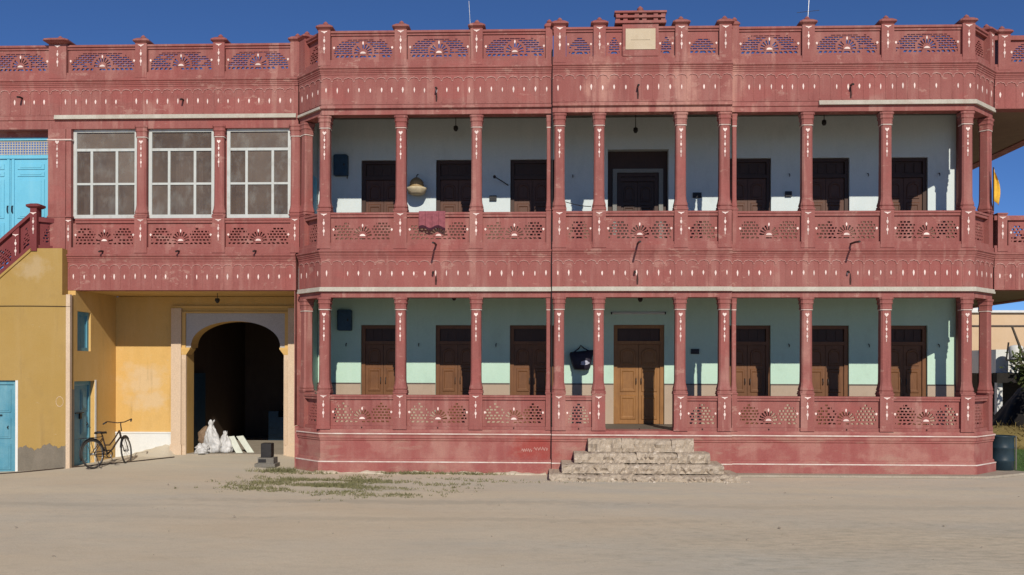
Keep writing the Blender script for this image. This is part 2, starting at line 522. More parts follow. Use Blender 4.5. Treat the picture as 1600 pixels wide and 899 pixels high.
    def wall(self, x0, x1, z0, z1, openings, y0, y1):
        xs = sorted({x0, x1, *[o[0] for o in openings], *[o[1] for o in openings]})
        zs = sorted({z0, z1, *[o[2] for o in openings], *[o[3] for o in openings]})
        xs = [x for x in xs if x0 <= x <= x1]
        zs = [z for z in zs if z0 <= z <= z1]

        def solid(i, j):
            cx, cz = (xs[i] + xs[i + 1]) / 2, (zs[j] + zs[j + 1]) / 2
            return not any(o[0] < cx < o[1] and o[2] < cz < o[3] for o in openings)
        return self.grid(xs, zs, solid, y0, y1)

    def map(self, fn):
        self.v = [fn(*p) for p in self.v]
        return self

    def poly_prism(self, pts, z0, z1):
        return self.loft([[(x, y, z0) for x, y in pts], [(x, y, z1) for x, y in pts]])

    def mesh(self, name, m, smooth=False):
        me = bpy.data.meshes.new(name)
        me.from_pydata([tuple(p) for p in self.v], [], self.f)
        me.materials.append(M[m] if isinstance(m, str) else m)
        if smooth:
            me.polygons.foreach_set('use_smooth', [True] * len(me.polygons))
        me.update()
        return me

    def build(self, name, m, parent=None, smooth=False):
        """vertices are in world metres; the object's origin goes to the foot of its box"""
        xs, ys, zs = zip(*self.v)
        o = Vector(((min(xs) + max(xs)) / 2, (min(ys) + max(ys)) / 2, min(zs)))
        self.v = [(p[0] - o.x, p[1] - o.y, p[2] - o.z) for p in self.v]
        return put(name, self.mesh(name, m, smooth), parent, o)


WORLD = {}


def put(name, mesh, parent=None, loc=(0, 0, 0), rz=0.0):
    o = bpy.data.objects.new(name, mesh)
    COL.objects.link(o)
    loc = Vector(loc)
    if parent is not None:
        o.parent = parent
        pl, pr = WORLD[parent.name]
        o.location = Matrix.Rotation(-pr, 3, 'Z') @ (loc - pl)
        o.rotation_euler = (0, 0, rz - pr)
    else:
        o.location = loc
        o.rotation_euler = (0, 0, rz)
    WORLD[o.name] = (loc, rz)
    if name in ('motif', 'drop_motif', 'print'):
        o['kind'] = 'stuff'
    return o


def tag(o, label, cat, group=None):
    o['label'] = label
    o['category'] = cat
    if group:
        o['group'] = group
    return o


def thing(name, label, cat, loc=(0, 0, 0), group=None):
    return tag(put(name, None, None, loc), label, cat, group)


def structure(o, kind='structure'):
    o['kind'] = kind
    return o


# ------------------------------------------------------------------ ground
def ground_z(x, y):
    """yard is flat, with a low ramp up to the gateway and a slight fall at the left"""
    gx = min(1, max(0, (x + 10.9) / 0.8)) * min(1, max(0, (-5.7 - x) / 0.6))
    gy = min(1, max(0, (y - 0.2) / 2.2))
    z = 0.11 * gx * gy
    z -= 0.10 * min(1, max(0, (-10.6 - x) / 1.6)) * min(1, max(0, (y + 2.5) / 2.5))
    return z


mb = MB()
gx = [-400, -120, -40, -22] + [-16 + 0.4 * k for k in range(81)] + [22, 40, 120, 400]
gy = [-120, -50, -25, -16] + [-12 + 0.4 * k for k in range(41)] + [6, 12, 30, 80, 200, 600]
n = len(gx)
for y in gy:
    for x in gx:
        mb.v.append((x, y, ground_z(x, y) - 0.004 + (0.012 * math.sin(x * 1.7 + y) * math.sin(y * 1.3 - x * 0.6) if -12 < y < -1.6 and abs(x) < 16 else 0)))
for j in range(len(gy) - 1):
    for i in range(n - 1):
        mb.f.append((j * n + i, j * n + i + 1, (j + 1) * n + i + 1, (j + 1) * n + i))
structure(put('ground', mb.mesh('ground', 'sand', True)))

# concrete apron beside the right half of the plinth
mb = MB()
mb.sweep([(3.72, -0.22), (9.06, -0.22), (10.35, 0.62)], [(-0.9, 0.0), (0.18, 0.0), (0.16, 0.045), (-0.9, 0.05)])
structure(mb.build('pavement', 'concrete'))
mb = MB()
rb = random.Random(8)
rings = []
for k in range(70):
    x = -5.0 + 5.0 * k / 69
    h = 0.025 + 0.02 * math.sin(k * 0.45) + rb.uniform(-0.006, 0.006) + 0.012 * math.sin(k * 1.3)
    w = 0.16 + 0.09 * math.sin(k * 0.31 + 1) + rb.uniform(-0.02, 0.02)
    rings.append([(x, -0.02, -0.02), (x, -0.071 - w, -0.008), (x, -0.071 - w * 0.45, max(0.0, h * 0.45)), (x, -0.071, max(0.004, h)), (x, -0.02, max(0.004, h))])
mb.loft(rings)
structure(mb.build('sand_bank', 'sand', None, True))
# lawn at the far right
mb = MB()
mb.poly_prism([(10.45, 1.0), (16, 0.9), (22, 14), (10.6, 14)], -0.01, 0.012)
structure(mb.build('lawn', 'lawn'))


# ------------------------------------------------------------------ lattice patterns
def lattice(W, H, style, shear=0.0, t=0.05, res=0.0125, seed=0):
    """pierced screen, W wide and H tall, origin at the lower centre, front at y=0"""
    if style == 'sky':
        res = 0.0095
    nx, nz = max(4, round(W / res)), round(H / res)
    xs = [-W / 2 + W * k / nx for k in range(nx + 1)]
    zs = [H * k / nz for k in range(nz + 1)]
    fan = W > 0.9

    rl = random.Random(seed * 17 + int(W * 100))
    blocked = {}

    def blk(*k):
        if k not in blocked:
            blocked[k] = rl.random() < 0.07
        return blocked[k]

    def hole(x, z):
        mx, top, bot = W / 2 - 0.06, H - 0.055, 0.055
        if abs(x) > mx or z > top or z < bot:
            return False
        if fan:
            dx, dz = x, z - (bot + 0.11)
            r = math.hypot(dx, dz)
            R = min(0.215, H - bot - 0.16)
            if r < R and dz > -0.045:
                if r < 0.06:
                    return False
                a = math.atan2(dz, dx) / math.pi * 8
                return not blk('f', round(a)) and abs(a - round(a)) < 0.25 and r < R - 0.02 and r > 0.085
            if r < R + 0.03 and dz > -0.06:
                return False
        zz = z - bot
        if zz < 0.075:                                   # bottom row of slanted petals
            u = (x * (1 if x >= 0 else -1) + 0.6 * zz) / 0.105
            return not blk('b', math.floor(u), x > 0) and 0.014 < zz < 0.062 and abs(u - math.floor(u) - 0.5) < 0.30
        zz -= 0.078
        rp = 0.0625 if style == 'rail' else 0.0475
        rows = (top - bot - 0.078) / rp
        k = int(zz / rp)
        fz = zz / rp - k
        if k >= int(rows):
            return False
        if fan and style == 'sky':
            if abs(x) > mx * (1.0 - 0.010 * k * k):
                return False
        elif fan:
            cx = W * 0.305
            hw = W * (0.185 - 0.012 * k * k * 0.5)
            d = abs(abs(x) - cx)
            if d > hw and not (k < 3 and abs(x) < cx):
                return False
        else:
            hw = mx * (1.0 - 0.05 * k * k * 0.6)
            if abs(x) > hw:
                return False
        pit = 0.082 if style == 'rail' else 0.115
        u = x / pit + (0.5 if k % 2 else 0.0)
        fu = abs(u - math.floor(u) - 0.5)
        if blk(k, math.floor(u)):
            return False
        return (0.22 < fz < 0.80 and fu < 0.34) if style == 'rail' else (0.2 < fz < 0.78 and fu < 0.42)

    solid = {}
    for i in range(nx):
        for j in range(nz):
            solid[i, j] = not hole((xs[i] + xs[i + 1]) / 2, (zs[j] + zs[j + 1]) / 2)
    return MB().grid(xs, zs, lambda i, j: solid[i, j], 0.0, t, shear)


def drop_shape(mb, x, z, w, h, y, t=0.006):
    """painted teardrop in relief"""
    pts = [(0, -h / 2), (w * 0.32, -h * 0.22), (w / 2, h * 0.08), (w * 0.3, h * 0.34), (0, h / 2), (-w * 0.3, h * 0.34), (-w / 2, h * 0.08), (-w * 0.32, -h * 0.22)]
    mb.loft([[(x + a, y, z + b) for a, b in pts], [(x + a, y - t, z + b) for a, b in pts]])


def fan_motif(W, H, mat='motif'):
    mb = MB()
    zc = 0.055 + 0.11
    drop_shape(mb, 0, zc + 0.205, 0.035, 0.085, 0.0)
    pts = [(0.062 * math.cos(math.pi * k / 8), 0.045 * math.sin(math.pi * k / 8)) for k in range(9)]
    mb.loft([[(a, 0, zc - 0.02 + b) for a, b in pts], [(a, -0.012, zc - 0.02 + b) for a, b in pts]])
    for s in (-1, 1):
        drop_shape(mb, s * (W / 2 - 0.055), H * 0.52, 0.05, 0.06, 0.0)
    return mb.mesh('motif', mat)


def side_motif(W, H):
    mb = MB()
    for s in (-1, 1):
        drop_shape(mb, s * (W / 2 - 0.04), H * 0.52, 0.04, 0.055, 0.0)
    return mb.mesh('motif', 'motif')


_lat = {}


def lattice_panel(parent, xa, xb, y, z0, H, style, mat='red'):
    W = round(xb - xa, 3)
    key = (round(W / 0.04), H, style, mat, len(WORLD) % 3)
    if key not in _lat:
        Wm = W
        _lat[key] = (lattice(Wm, H, style, seed=len(_lat)).mesh('lattice_panel', mat), fan_motif(Wm, H) if Wm > 0.9 else side_motif(Wm, H), Wm)
    me, mo, Wm = _lat[key]
    p = put('lattice_panel', me, parent, ((xa + xb) / 2, y, z0))
    p.scale.x = W / Wm
    q = put('motif', mo, p, ((xa + xb) / 2, y, z0))
    return p


# ------------------------------------------------------------------ column, post, band meshes
def column_mesh(hw, Hc=2.03, mat='red'):
    mb = MB()
    k = hw / 0.11
    mb.chamsq(0, 0, [(0.15 * k, 0), (0.15 * k, 0.035), (0.128 * k, 0.05), (0.142 * k, 0.06), (0.142 * k, 0.085), (0.122 * k, 0.16), (0.112 * k, 0.24), (0.11 * k, 0.5),
                     (0.106 * k, Hc - 0.26)])
    mb.chamsq(0, 0, [(0.112 * k, Hc - 0.26), (0.125 * k, Hc - 0.235), (0.118 * k, Hc - 0.20), (0.122 * k, Hc - 0.15), (0.140 * k, Hc - 0.12),
                     (0.130 * k, Hc - 0.10), (0.132 * k, Hc - 0.06), (0.148 * k, Hc - 0.035), (0.148 * k, Hc)])
    return mb.mesh('column', mat)


def ring_mesh(hw, Hc=2.03):
    k = hw / 0.11
    return MB().chamsq(0, 0, [(0.1175 * k, Hc - 0.272), (0.124 * k, Hc - 0.262), (0.1175 * k, Hc - 0.252)]).mesh('neck_ring', 'white')


def column_motif(Hc=2.03, yf=-0.109):
    mb = MB()
    z = Hc - 0.36
    pts = [(0, -0.055), (0.045, 0.0), (0.03, 0.03), (0, 0.012), (-0.03, 0.03), (-0.045, 0.0)]
    mb.loft([[(a, yf, z + b) for a, b in pts], [(a, yf - 0.006, z + b) for a, b in pts]])
    for k in range(3):
        zz = z - 0.16 - 0.155 * k
        drop_shape(mb, 0, zz, 0.042, 0.082, yf)
        mb.box(-0.006, 0.006, yf - 0.004, yf, zz + 0.045, zz + 0.085)
    mb.box(-0.006, 0.006, yf - 0.004, yf, z - 0.16 - 0.31 - 0.11, z - 0.16 - 0.31 - 0.045)
    return mb.mesh('drop_motif', 'motif')


def pilaster_motif(z, yf):
    mb = MB()
    pts = [(-0.075, 0.02), (-0.05, 0.0), (-0.02, -0.012), (0, -0.035), (0.02, -0.012), (0.05, 0.0), (0.075, 0.02), (0.0, 0.012)]
    mb.loft([[(a, yf, z + b) for a, b in pts], [(a, yf - 0.006, z + b) for a, b in pts]])
    for k in range(2):
        zz = z - 0.19 - 0.17 * k
        drop_shape(mb, 0, zz, 0.048, 0.095, yf)
        mb.box(-0.006, 0.006, yf - 0.004, yf, zz + 0.05, zz + 0.095)
    mb.box(-0.006, 0.006, yf - 0.004, yf, z - 0.46, z - 0.405)
    return mb.mesh('drop_motif', 'motif')


COLM, RINGM, MOTM = column_mesh(0.11), ring_mesh(0.11), column_motif()
PMOT = pilaster_motif(0.0, 0.0)


def pilaster_mesh(h, w=0.28, d=0.28):
    mb = MB()
    mb.box(-w / 2, w / 2, 0, d, 0, h - 0.03)
    mb.box(-w / 2 - 0.012, w / 2 + 0.012, -0.012, d + 0.01, h - 0.03, h)
    mb.box(-w / 2 - 0.01, w / 2 + 0.01, -0.01, d, 0, 0.07)
    return mb.mesh('pilaster', 'red')


_pil = {}


def pilaster(parent, x, y, z0, z1, w=0.28, rz=0.0, motif=True):
    k = (round(z1 - z0, 3), w)
    if k not in _pil:
        _pil[k] = pilaster_mesh(z1 - z0, w)
    p = put('pilaster', _pil[k], parent, (x, y, z0), rz)
    if motif:
        d = Matrix.Rotation(rz, 3, 'Z') @ Vector((0, -0.001, 0))
        put('drop_motif', PMOT, p, (x + d.x, y + d.y, z1 - 0.10), rz)
    return p


def column(parent, x, y, z0, w=1.0, rz=0.0, motif=True):
    """column whose shaft centre is at x, y"""
    if w == 1.0:
        c = put('column', COLM, parent, (x, y, z0), rz)
        put('neck_ring', RINGM, c, (x, y, z0), rz)
        if motif:
            put('drop_motif', MOTM, c, (x, y, z0), rz)
    else:
        key = ('c', w)
        if key not in _pil:
            _pil[key] = (column_mesh(0.11 * w), ring_mesh(0.11 * w))
        c = put('column', _pil[key][0], parent, (x, y, z0), rz)
        put('neck_ring', _pil[key][1], c, (x, y, z0), rz)
    return c


def post_mesh(w=0.26, d=0.26, h=0.775):
    mb = MB()
    mb.box(-w / 2, w / 2, 0, d, 0, h)
    cy = d / 2
    k = w / 0.26
    mb.chamsq(0, cy, [(0.125 * k, h), (0.15 * k, h + 0.02), (0.185 * k, h + 0.045), (0.185 * k, h + 0.075), (0.12 * k, h + 0.12), (0.07 * k, h + 0.14)], 0.2)
    mb.lathe(0, cy, [(0.03, h + 0.13), (0.055, h + 0.15), (0.06, h + 0.17), (0.04, h + 0.195), (0.012, h + 0.22)], 10)
    return mb.mesh('parapet_post', 'red')


POST = post_mesh()
POSTW = post_mesh(0.40)
POSTS = post_mesh(0.15)


def parapet_post(parent, x, y, z0, me=None, rz=0.0, motif=True):
    p = put('parapet_post', me or POST, parent, (x, y, z0), rz)
    if motif:
        d = Matrix.Rotation(rz, 3, 'Z') @ Vector((0, -0.001, 0))
        put('drop_motif', PMOT, p, (x + d.x, y + d.y, z0 + 0.725), rz)
    return p


CELL = 0.235
DROP = MB()
drop_shape(DROP, 0, 0.0, 0.038, 0.125, 0.0, 0.008)
DROPM = DROP.mesh('drop', 'motif')


def arcade(parent, p0, p1, B, proud=0.0):
    """blind arcade in low relief between plan points p0 and p1, band bottom at z=B"""
    a, b = Vector(p0), Vector(p1)
    L = (b - a).length
    d = (b - a) / L
    nrm = Vector((d.y, -d.x))
    n = max(2, round(L / CELL))
    c = L / n
    W = lambda u, o, z: (a.x + d.x * u + nrm.x * o, a.y + d.y * u + nrm.y * o, z)
    t = 0.011 + proud
    mb, ml = MB(), MB()
    z_sp, z_top = B + 0.50, B + 0.635
    for i in range(n):
        u0 = i * c
        N = 14
        pts = []
        for k in range(N + 1):
            s = k / N
            q = 1 - (2 * s - 1) ** 2
            foil = 0.012 * abs(math.sin(3 * math.pi * s))
            pts.append((u0 + c * (0.06 + 0.88 * s), z_sp + 0.07 * math.sqrt(max(0, q)) + foil - 0.012))
        pts = [(u0, z_sp - 0.012)] + pts + [(u0 + c, z_sp - 0.012)]
        for k in range(len(pts) - 1):
            (ua, za), (ub, zb) = pts[k], pts[k + 1]
            mb.quad(W(ua, t, za), W(ub, t, zb), W(ub, t, z_top), W(ua, t, z_top))
            mb.quad(W(ua, 0, za), W(ub, 0, zb), W(ub, t, zb), W(ua, t, za))
            ml.loft([[W(ua, t, za), W(ua, t + 0.004, za), W(ua, t + 0.004, za + 0.014), W(ua, t, za + 0.014)],
                     [W(ub, t, zb), W(ub, t + 0.004, zb), W(ub, t + 0.004, zb + 0.014), W(ub, t, zb + 0.014)]])
        mb.quad(W(u0, t, z_top), W(u0 + c, t, z_top), W(u0 + c, 0, z_top), W(u0, 0, z_top))
        if i:                                                        # slender pilaster strip between the arches
            w = 0.018
            ring0 = [W(u0 - w, -0.002, B + 0.03), W(u0 - w, 0.006 + proud, B + 0.03), W(u0 + w, 0.006 + proud, B + 0.03), W(u0 + w, -0.002, B + 0.03)]
            mb.loft([ring0, [(x, y, z_sp - 0.012) for x, y, z in ring0]])
    band = mb.build('arcade_band', 'red', parent)
    structure(ml.build('scallop_line', 'scallop', band), 'stuff')
    ang = math.atan2(d.y, d.x)
    for i in range(n):
        if random.random() < 0.07:
            continue
        x, y, _ = W((i + 0.5) * c, 0.0005, 0)
        dj = random.uniform(-0.012, 0.012)
        o = put('drop', DROPM, band, (x + d.x * dj, y + d.y * dj, B + 0.30 + random.uniform(-0.008, 0.008)), ang)
        o.scale = (random.uniform(0.7, 1.15), 1, random.uniform(0.8, 1.15))
    return band


def band_profile(B, inner):
    """fascia from the soffit line B up to the railing base at B+0.95, with mouldings"""
    return [(inner, B), (0.0, B), (0.0, B + 0.62), (0.022, B + 0.637), (0.022, B + 0.672), (0.036, B + 0.682), (0.036, B + 0.705), (0.05, B + 0.716),
            (0.05, B + 0.742), (0.075, B + 0.765), (0.075, B + 0.80), (0.02, B + 0.815), (0.02, B + 0.90), (0.0, B + 0.915), (0.0, B + 0.965), (inner, B + 0.965)]


# plan of the red facade
PA = [(-5.53, 0.70), (-4.87, 0.0), (0.105, 0.0)]
PC = [(0.12, -0.08), (3.92, -0.08)]
PB = [(3.935, 0.0), (9.0, 0.0), (9.71, 0.70)]
PL = [(-14.2, 0.70), (-5.56, 0.70)]
PR = [(9.735, 0.70), (12.1, 0.70), (12.1, 10.0)]
B1, B2 = 3.985, 7.925                # soffit lines of the two bands
F1, F2 = 0.93, 4.86                  # verandah floors
BACK = 2.30

# ------------------------------------------------------------------ main block
house = thing('verandah_house', 'long two storey red plastered house with open column verandahs and pierced parapet', 'house', (2.1, 0, 0))

for path, nm in ((PA, 'A'), (PC, 'C'), (PB, 'B')):
    mb = MB()
    mb.sweep(path, [(-0.6, 0), (0.07, 0), (0.07, 0.24), (0.035, 0.26), (0.03, 0.30), (0.0, 0.31), (0.0, 0.68), (0.02, 0.70), (0.02, 0.73), (0.04, 0.745),
                    (0.04, 0.80), (0.055, 0.815), (0.055, 0.862), (0.01, 0.87), (0.0, 0.93), (-0.6, 0.93)])
    mb.build('plinth', 'plinth', house)
    MB().sweepbox(path, 0.04, 0.062, 0.828, 0.850).build('plinth_line', 'white', house)
    MB().sweepbox(path, 0.06, 0.077, 0.226, 0.250).build('plinth_line', 'white', house)
    for B in (B1, B2):
        MB().sweep(path, band_profile(B, -0.30)).build('fascia', 'red', house)
        # lintel under the band
        MB().sweep(path, [(-0.28, B - 0.215), (-0.02, B - 0.215), (-0.02, B - 0.11), (0.0, B - 0.10), (0.0, B - 0.085), (-0.01, B - 0.004), (-0.28, B - 0.004)]).build('lintel', 'red', house)
        sp = path
        if B == B1 or nm == 'B':
            if B == B2:
                sp = [(5.75, 0.0)] + path[1:]
            MB().sweepbox(sp, -0.005, 0.05, B - 0.088, B - 0.045).build('trim_line', 'trim', house)
            MB().sweepbox(sp, -0.005, 0.036, B - 0.044, B + 0.004).build('trim_line', 'trim', house)
        elif B == B2:
            MB().sweepbox(path, -0.005, 0.036, B - 0.088, B - 0.04).build('trim_line', 'red', house)
            if nm == 'A':
                MB().sweepbox([(-5.53, 0.70), (-4.87, 0.0)], -0.005, 0.05, B - 0.10, B - 0.05).build('trim_line', 'trim', house)
    for B in (B1, B2):
        for k in range(len(path) - 1):
            arcade(house, path[k], path[k + 1], B)

# coping rails over the lattice screens
for path in (PA, PC, PB):
    MB().sweep(path, [(-0.24, 9.42), (-0.03, 9.42), (-0.03, 9.455), (0.0, 9.47), (0.0, 9.515), (-0.24, 9.515)]).build('coping', 'red', house)
    MB().sweep(path, [(-0.24, 5.50), (-0.02, 5.50), (-0.02, 5.55), (0.0, 5.56), (0.0, 5.60), (-0.24, 5.60)]).build('handrail', 'red', house)
for path in (PA, [(0.12, -0.08), (1.115, -0.08)], [(2.845, -0.08), (3.92, -0.08)], PB):
    MB().sweep(path, [(-0.24, 1.575), (-0.02, 1.575), (-0.02, 1.62), (0.0, 1.63), (0.0, 1.67), (-0.24, 1.67)]).build('handrail', 'red', house)
    MB().sweepbox(path, -0.22, -0.015, 0.932, 1.00).build('railing_base', 'red', house)

# columns and pilasters along the front: x, y of the front face, kind
COLS = [(-4.80, 0.0), (-3.145, 0.0), (-1.51, 0.0), (0.27, -0.08), (1.115, -0.08), (2.845, -0.08), (3.77, -0.08), (5.525, 0.0), (7.18, 0.0), (8.86, 0.0)]
for x, y in COLS:
    for z0, zc in ((0.932, 1.74), (4.82, 5.68)):
        if zc > 5:
            zc = 5.655
        pilaster(house, x, y - 0.022, z0, zc - 0.001)
        column(house, x, y + 0.125, zc)
    parapet_post(house, x, y - 0.026, 8.76)
for x in (0.045, 3.995):                        # slim half columns at the joints
    for z0, zc in ((0.932, 1.74), (4.82, 5.655)):
        pilaster(house, x, -0.012, z0, zc - 0.001, 0.11, motif=False)
        column(house, x, 0.11, zc, 0.42, motif=False)
    parapet_post(house, x, -0.012, 8.76, POSTS, motif=False)
aL = math.atan2(-0.70, 0.66)
aR = math.atan2(0.70, 0.71)
for x, y, rz in ((-5.39, 0.64, aL), (9.575, 0.64, aR)):
    nx, ny = math.sin(rz), -math.cos(rz)
    for z0, zc in ((0.932, 1.74), (4.82, 5.655)):
        pilaster(house, x + nx * 0.06, y + ny * 0.06, z0, zc - 0.001, 0.2, rz, motif=False)
        column(house, x - nx * 0.06, y - ny * 0.06, zc, 0.95, rz, motif=False)
    parapet_post(house, x + nx * 0.08, y + ny * 0.08, 8.76, None, rz, motif=rz > 0)

# lattice screens between them
spans = [(-4.66, -3.285, 0), (-3.005, -1.65, 0), (-1.37, -0.015, 0), (0.41, 0.975, -0.08), (1.255, 2.705, -0.08), (2.985, 3.63, -0.08),
         (4.06, 5.385, 0), (5.665, 7.04, 0), (7.32, 8.72, 0)]
for xa, xb, y in spans:
    if not (xa > 1.2 and xb < 2.8):
        lattice_panel(house, xa, xb, y + 0.055, 1.002, 0.572, 'rail')
    lattice_panel(house, xa, xb, y + 0.055, 4.952, 0.547, 'rail')
    if xa > 1.2 and xb < 2.8:
        lattice_panel(house, 1.255, 1.60, y + 0.055, 8.892, 0.527, 'sky')
        lattice_panel(house, 2.36, 2.705, y + 0.055, 8.892, 0.527, 'sky')
    else:
        lattice_panel(house, xa, xb, y + 0.055, 8.892, 0.527, 'sky')
for (x, y, rz, W) in ((-5.13, 0.345, aL, 0.60), (9.30, 0.37, aR, 0.62)):
    for z, H, st in ((1.002, 0.572, 'rail'), (4.952, 0.547, 'rail'), (8.892, 0.527, 'sky')):
        dx, dy = -math.sin(rz) * -0.0, 0.0
        put('lattice_panel', lattice(W, H, st).mesh('lattice_panel', 'red'), house, (x + 0.055 * -math.sin(rz), y + 0.055 * math.cos(rz), z), rz)

# verandah floors, ceilings and roof
def footprint(inset, yb):
    i = inset
    return [(-5.50, 0.72 + i), (-4.86 + i * 0.4, i), (9.0 - i * 0.4, i), (9.68, 0.70 + i), (9.68, yb), (-5.50, yb)]


MB().poly_prism(footprint(0.03, 8.9), 0.45, F1 - 0.006).build('verandah_floor', 'floor', house)
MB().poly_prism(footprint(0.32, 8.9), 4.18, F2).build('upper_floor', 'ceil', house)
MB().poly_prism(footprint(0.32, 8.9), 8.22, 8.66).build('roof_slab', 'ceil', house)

# back wall with door openings
DW = 1.05
doorsX = [-4.45, -2.65, -0.87, 4.25, 6.08, 7.90]
low = [(x, x + DW, F1, 3.28) for x in doorsX] + [(1.60, 2.80, F1, 3.29)]
upp = [(x, x + DW, F2, 7.235) for x in doorsX] + [(1.45, 2.89, F2, 7.46)]
MB().wall(-5.50, 9.72, F1, 4.18, low, BACK, BACK + 0.35).build('back_wall', 'mint', house)
MB().wall(-5.50, 9.72, F2, 8.22, upp, BACK, BACK + 0.35).build('back_wall', 'pale', house)
edges = [-5.50] + [v for q in sorted(low) for v in (q[0] - 0.002, q[1] + 0.002)] + [9.59]
for xa, xb in zip(edges[::2], edges[1::2]):
    MB().box(xa, xb, BACK - 0.012, BACK - 0.001, F1 + 0.002, 1.86).build('dado', 'dado', house)
    MB().box(xa, xb, BACK - 0.016, BACK - 0.001, 1.862, 1.895).build('dado_line', 'dadoline', house)
edges = [-5.50] + [v for q in sorted(upp) for v in (q[0] - 0.002, q[1] + 0.002)] + [9.59]
for xa, xb in zip(edges[::2], edges[1::2]):
    MB().box(xa, xb, BACK - 0.012, BACK - 0.001, F2 + 0.002, 5.84).build('dado', 'updado', house)
MB().poly_prism(footprint(0.33, BACK - 0.001), F2, F2 + 0.006).build('verandah_floor', 'floor', house)
# rooms behind: closed dark box so that nothing shows through
MB().box(-5.50, 9.70, BACK + 0.36, 8.9, F1, 8.2).build('inner_rooms', 'room', house)
MB().box(9.60, 9.725, BACK - 0.22, BACK - 0.001, F1, 4.17).build('end_pilaster', 'red', house)
MB().box(9.60, 9.725, BACK - 0.22, BACK - 0.001, F2, 8.2).build('end_pilaster', 'red', house)
MB().box(9.70, 9.74, BACK + 0.02, 8.9, 0.0, 8.6).build('side_wall', 'red', house)
# left end wall of the verandahs
MB().box(-5.62, -5.51, 0.95, BACK + 0.36, 0.0, 4.0).build('end_wall', 'mint', house)
MB().box(-5.62, -5.51, 0.95, BACK + 0.36, 4.001, 8.6).build('end_wall', 'pale', house)
MB().box(-5.636, -5.622, 0.72, BACK + 0.36, 0.95, 3.97).build('end_wall_skin', 'red', house)
MB().box(-5.636, -5.505, 0.90, 0.949, 0.95, 3.97).build('end_wall_skin', 'red', house)
dr = MB().box(-5.51, -5.46, 1.12, 2.02, F2, 6.75).build('door', 'skyblue', house)
MB().box(-5.462, -5.435, 1.20, 1.54, F2 + 0.1, 6.65).build('leaf', 'skyblue', dr)
MB().box(-5.462, -5.435, 1.60, 1.94, F2 + 0.1, 6.65).build('leaf', 'skyblue', dr)
# dark joint line beside the slim half columns, drawn as a black cable
MB().tube([(0.112, -0.055 + 0.012 * math.sin(k * 1.9), 9.05 - k * 0.3) for k in range(30)], 0.014, 5).build('joint_cable', 'iron', house)


# doors
def door_leaf(w, h, arch=True):
    mb = MB()
    mb.box(-w / 2, w / 2, 0, 0.045, 0, h)
    pw = w - 0.13
    for z0, z1 in ((0.10, h * 0.36), (h * 0.40, h * 0.70), (h * 0.74, h - 0.09)):
        pts = [(-pw / 2, z0), (pw / 2, z0)]
        if arch and z1 > h * 0.8:
            pts += [(pw / 2 * math.cos(math.pi * k / 10), z1 - 0.12 + 0.12 * math.sin(math.pi * k / 10)) for k in range(11)]
        else:
            pts += [(pw / 2, z1), (-pw / 2, z1)]
        cx, cz = 0, (z0 + z1) / 2
        mb.loft([[(x, 0.0, z) for x, z in pts], [(cx + (x - cx) * 0.94, -0.018, cz + (z - cz) * 0.94) for x, z in pts],
                 [(cx + (x - cx) * 0.74, -0.018, cz + (z - cz) * 0.78) for x, z in pts], [(cx + (x - cx) * 0.66, -0.005, cz + (z - cz) * 0.7) for x, z in pts]])
    return mb


def door_set(parent, x0, x1, z0, z1, y, mats, tr=0.38, cache={}):
    w, h = x1 - x0, z1 - z0
    key = (round(w, 3), round(h, 3), mats)
    cx = (x0 + x1) / 2
    if key not in cache:
        fm = MB()
        fm.box(-w / 2, -w / 2 + 0.09, 0, 0.12, 0, h)
        fm.box(w / 2 - 0.09, w / 2, 0, 0.12, 0, h)
        fm.box(-w / 2 + 0.09, w / 2 - 0.09, 0, 0.12, h - 0.08, h)
        fm.box(-w / 2 + 0.09, w / 2 - 0.09, -0.012, 0.12, h - tr - 0.08, h - tr)
        tp = MB()
        ww = w / 2 - 0.095
        tp.box(-ww, ww, 0.05, 0.09, h - tr, h - 0.08)
        for k in range(4):
            a = -ww + 2 * ww * k / 4
            tp.box(a + 0.03, a + 2 * ww / 4 - 0.03, 0.035, 0.05, h - tr + 0.04, h - 0.12)
        lw = (w - 0.18) / 2 - 0.006
        lm = door_leaf(lw, h - tr - 0.085)
        hm = MB()
        hm.tube([(0, 0, 0), (0, -0.04, 0.01), (0, -0.05, 0.07), (0, -0.04, 0.13), (0, 0, 0.14)], 0.009, 6)
        cache[key] = (fm.mesh('door', mats[0]), tp.mesh('transom', mats[2]), lm.mesh('leaf', mats[1]), hm.mesh('handle', 'iron'), lw)
    f, t, l, hd, lw = cache[key]
    d = put('door', f, parent, (cx, y, z0))
    put('transom', t, d, (cx, y, z0))
    for s in (-1, 1):
        put('leaf', l, d, (cx + s * (lw / 2 + 0.004), y + 0.04, z0 + 0.002))
        put('handle', hd, d, (cx + s * 0.06, y + 0.035, z0 + 0.95))
    return d


for a, b, c, d in low:
    m = ('wood', 'wood', 'wooddark') if a != 1.60 else ('woodmain', 'woodmain', 'wooddark')
    door_set(house, a + 0.003, b - 0.003, c, d - 0.003, BACK + 0.06, m)
for a, b, c, d in upp[:-1]:
    door_set(house, a + 0.003, b - 0.003, c, d - 0.003, BACK + 0.06, ('wooddark', 'woodup', 'wooddark'))  # dark frames and leaves carry the upper verandah's shade in their colour
# deep upper middle doorway with its pale inner frame
a, b, c, d = upp[-1]
MB().wall(a, b, c, d, [(1.70, 2.66, c, 6.93)], BACK + 0.22, BACK + 0.3).build('doorway_lining', 'wooddark', house)
fr = MB()
fr.wall(1.58, 2.78, c, 7.03, [(1.68, 2.68, c, 6.94)], BACK + 0.15, BACK + 0.22)
fr.build('inner_frame', 'greytrim', house)
dr = door_set(house, 1.69, 2.67, c, 6.935, BACK + 0.2, ('wooddark', 'wooddark', 'wooddark'), 0.02 + 0.1)

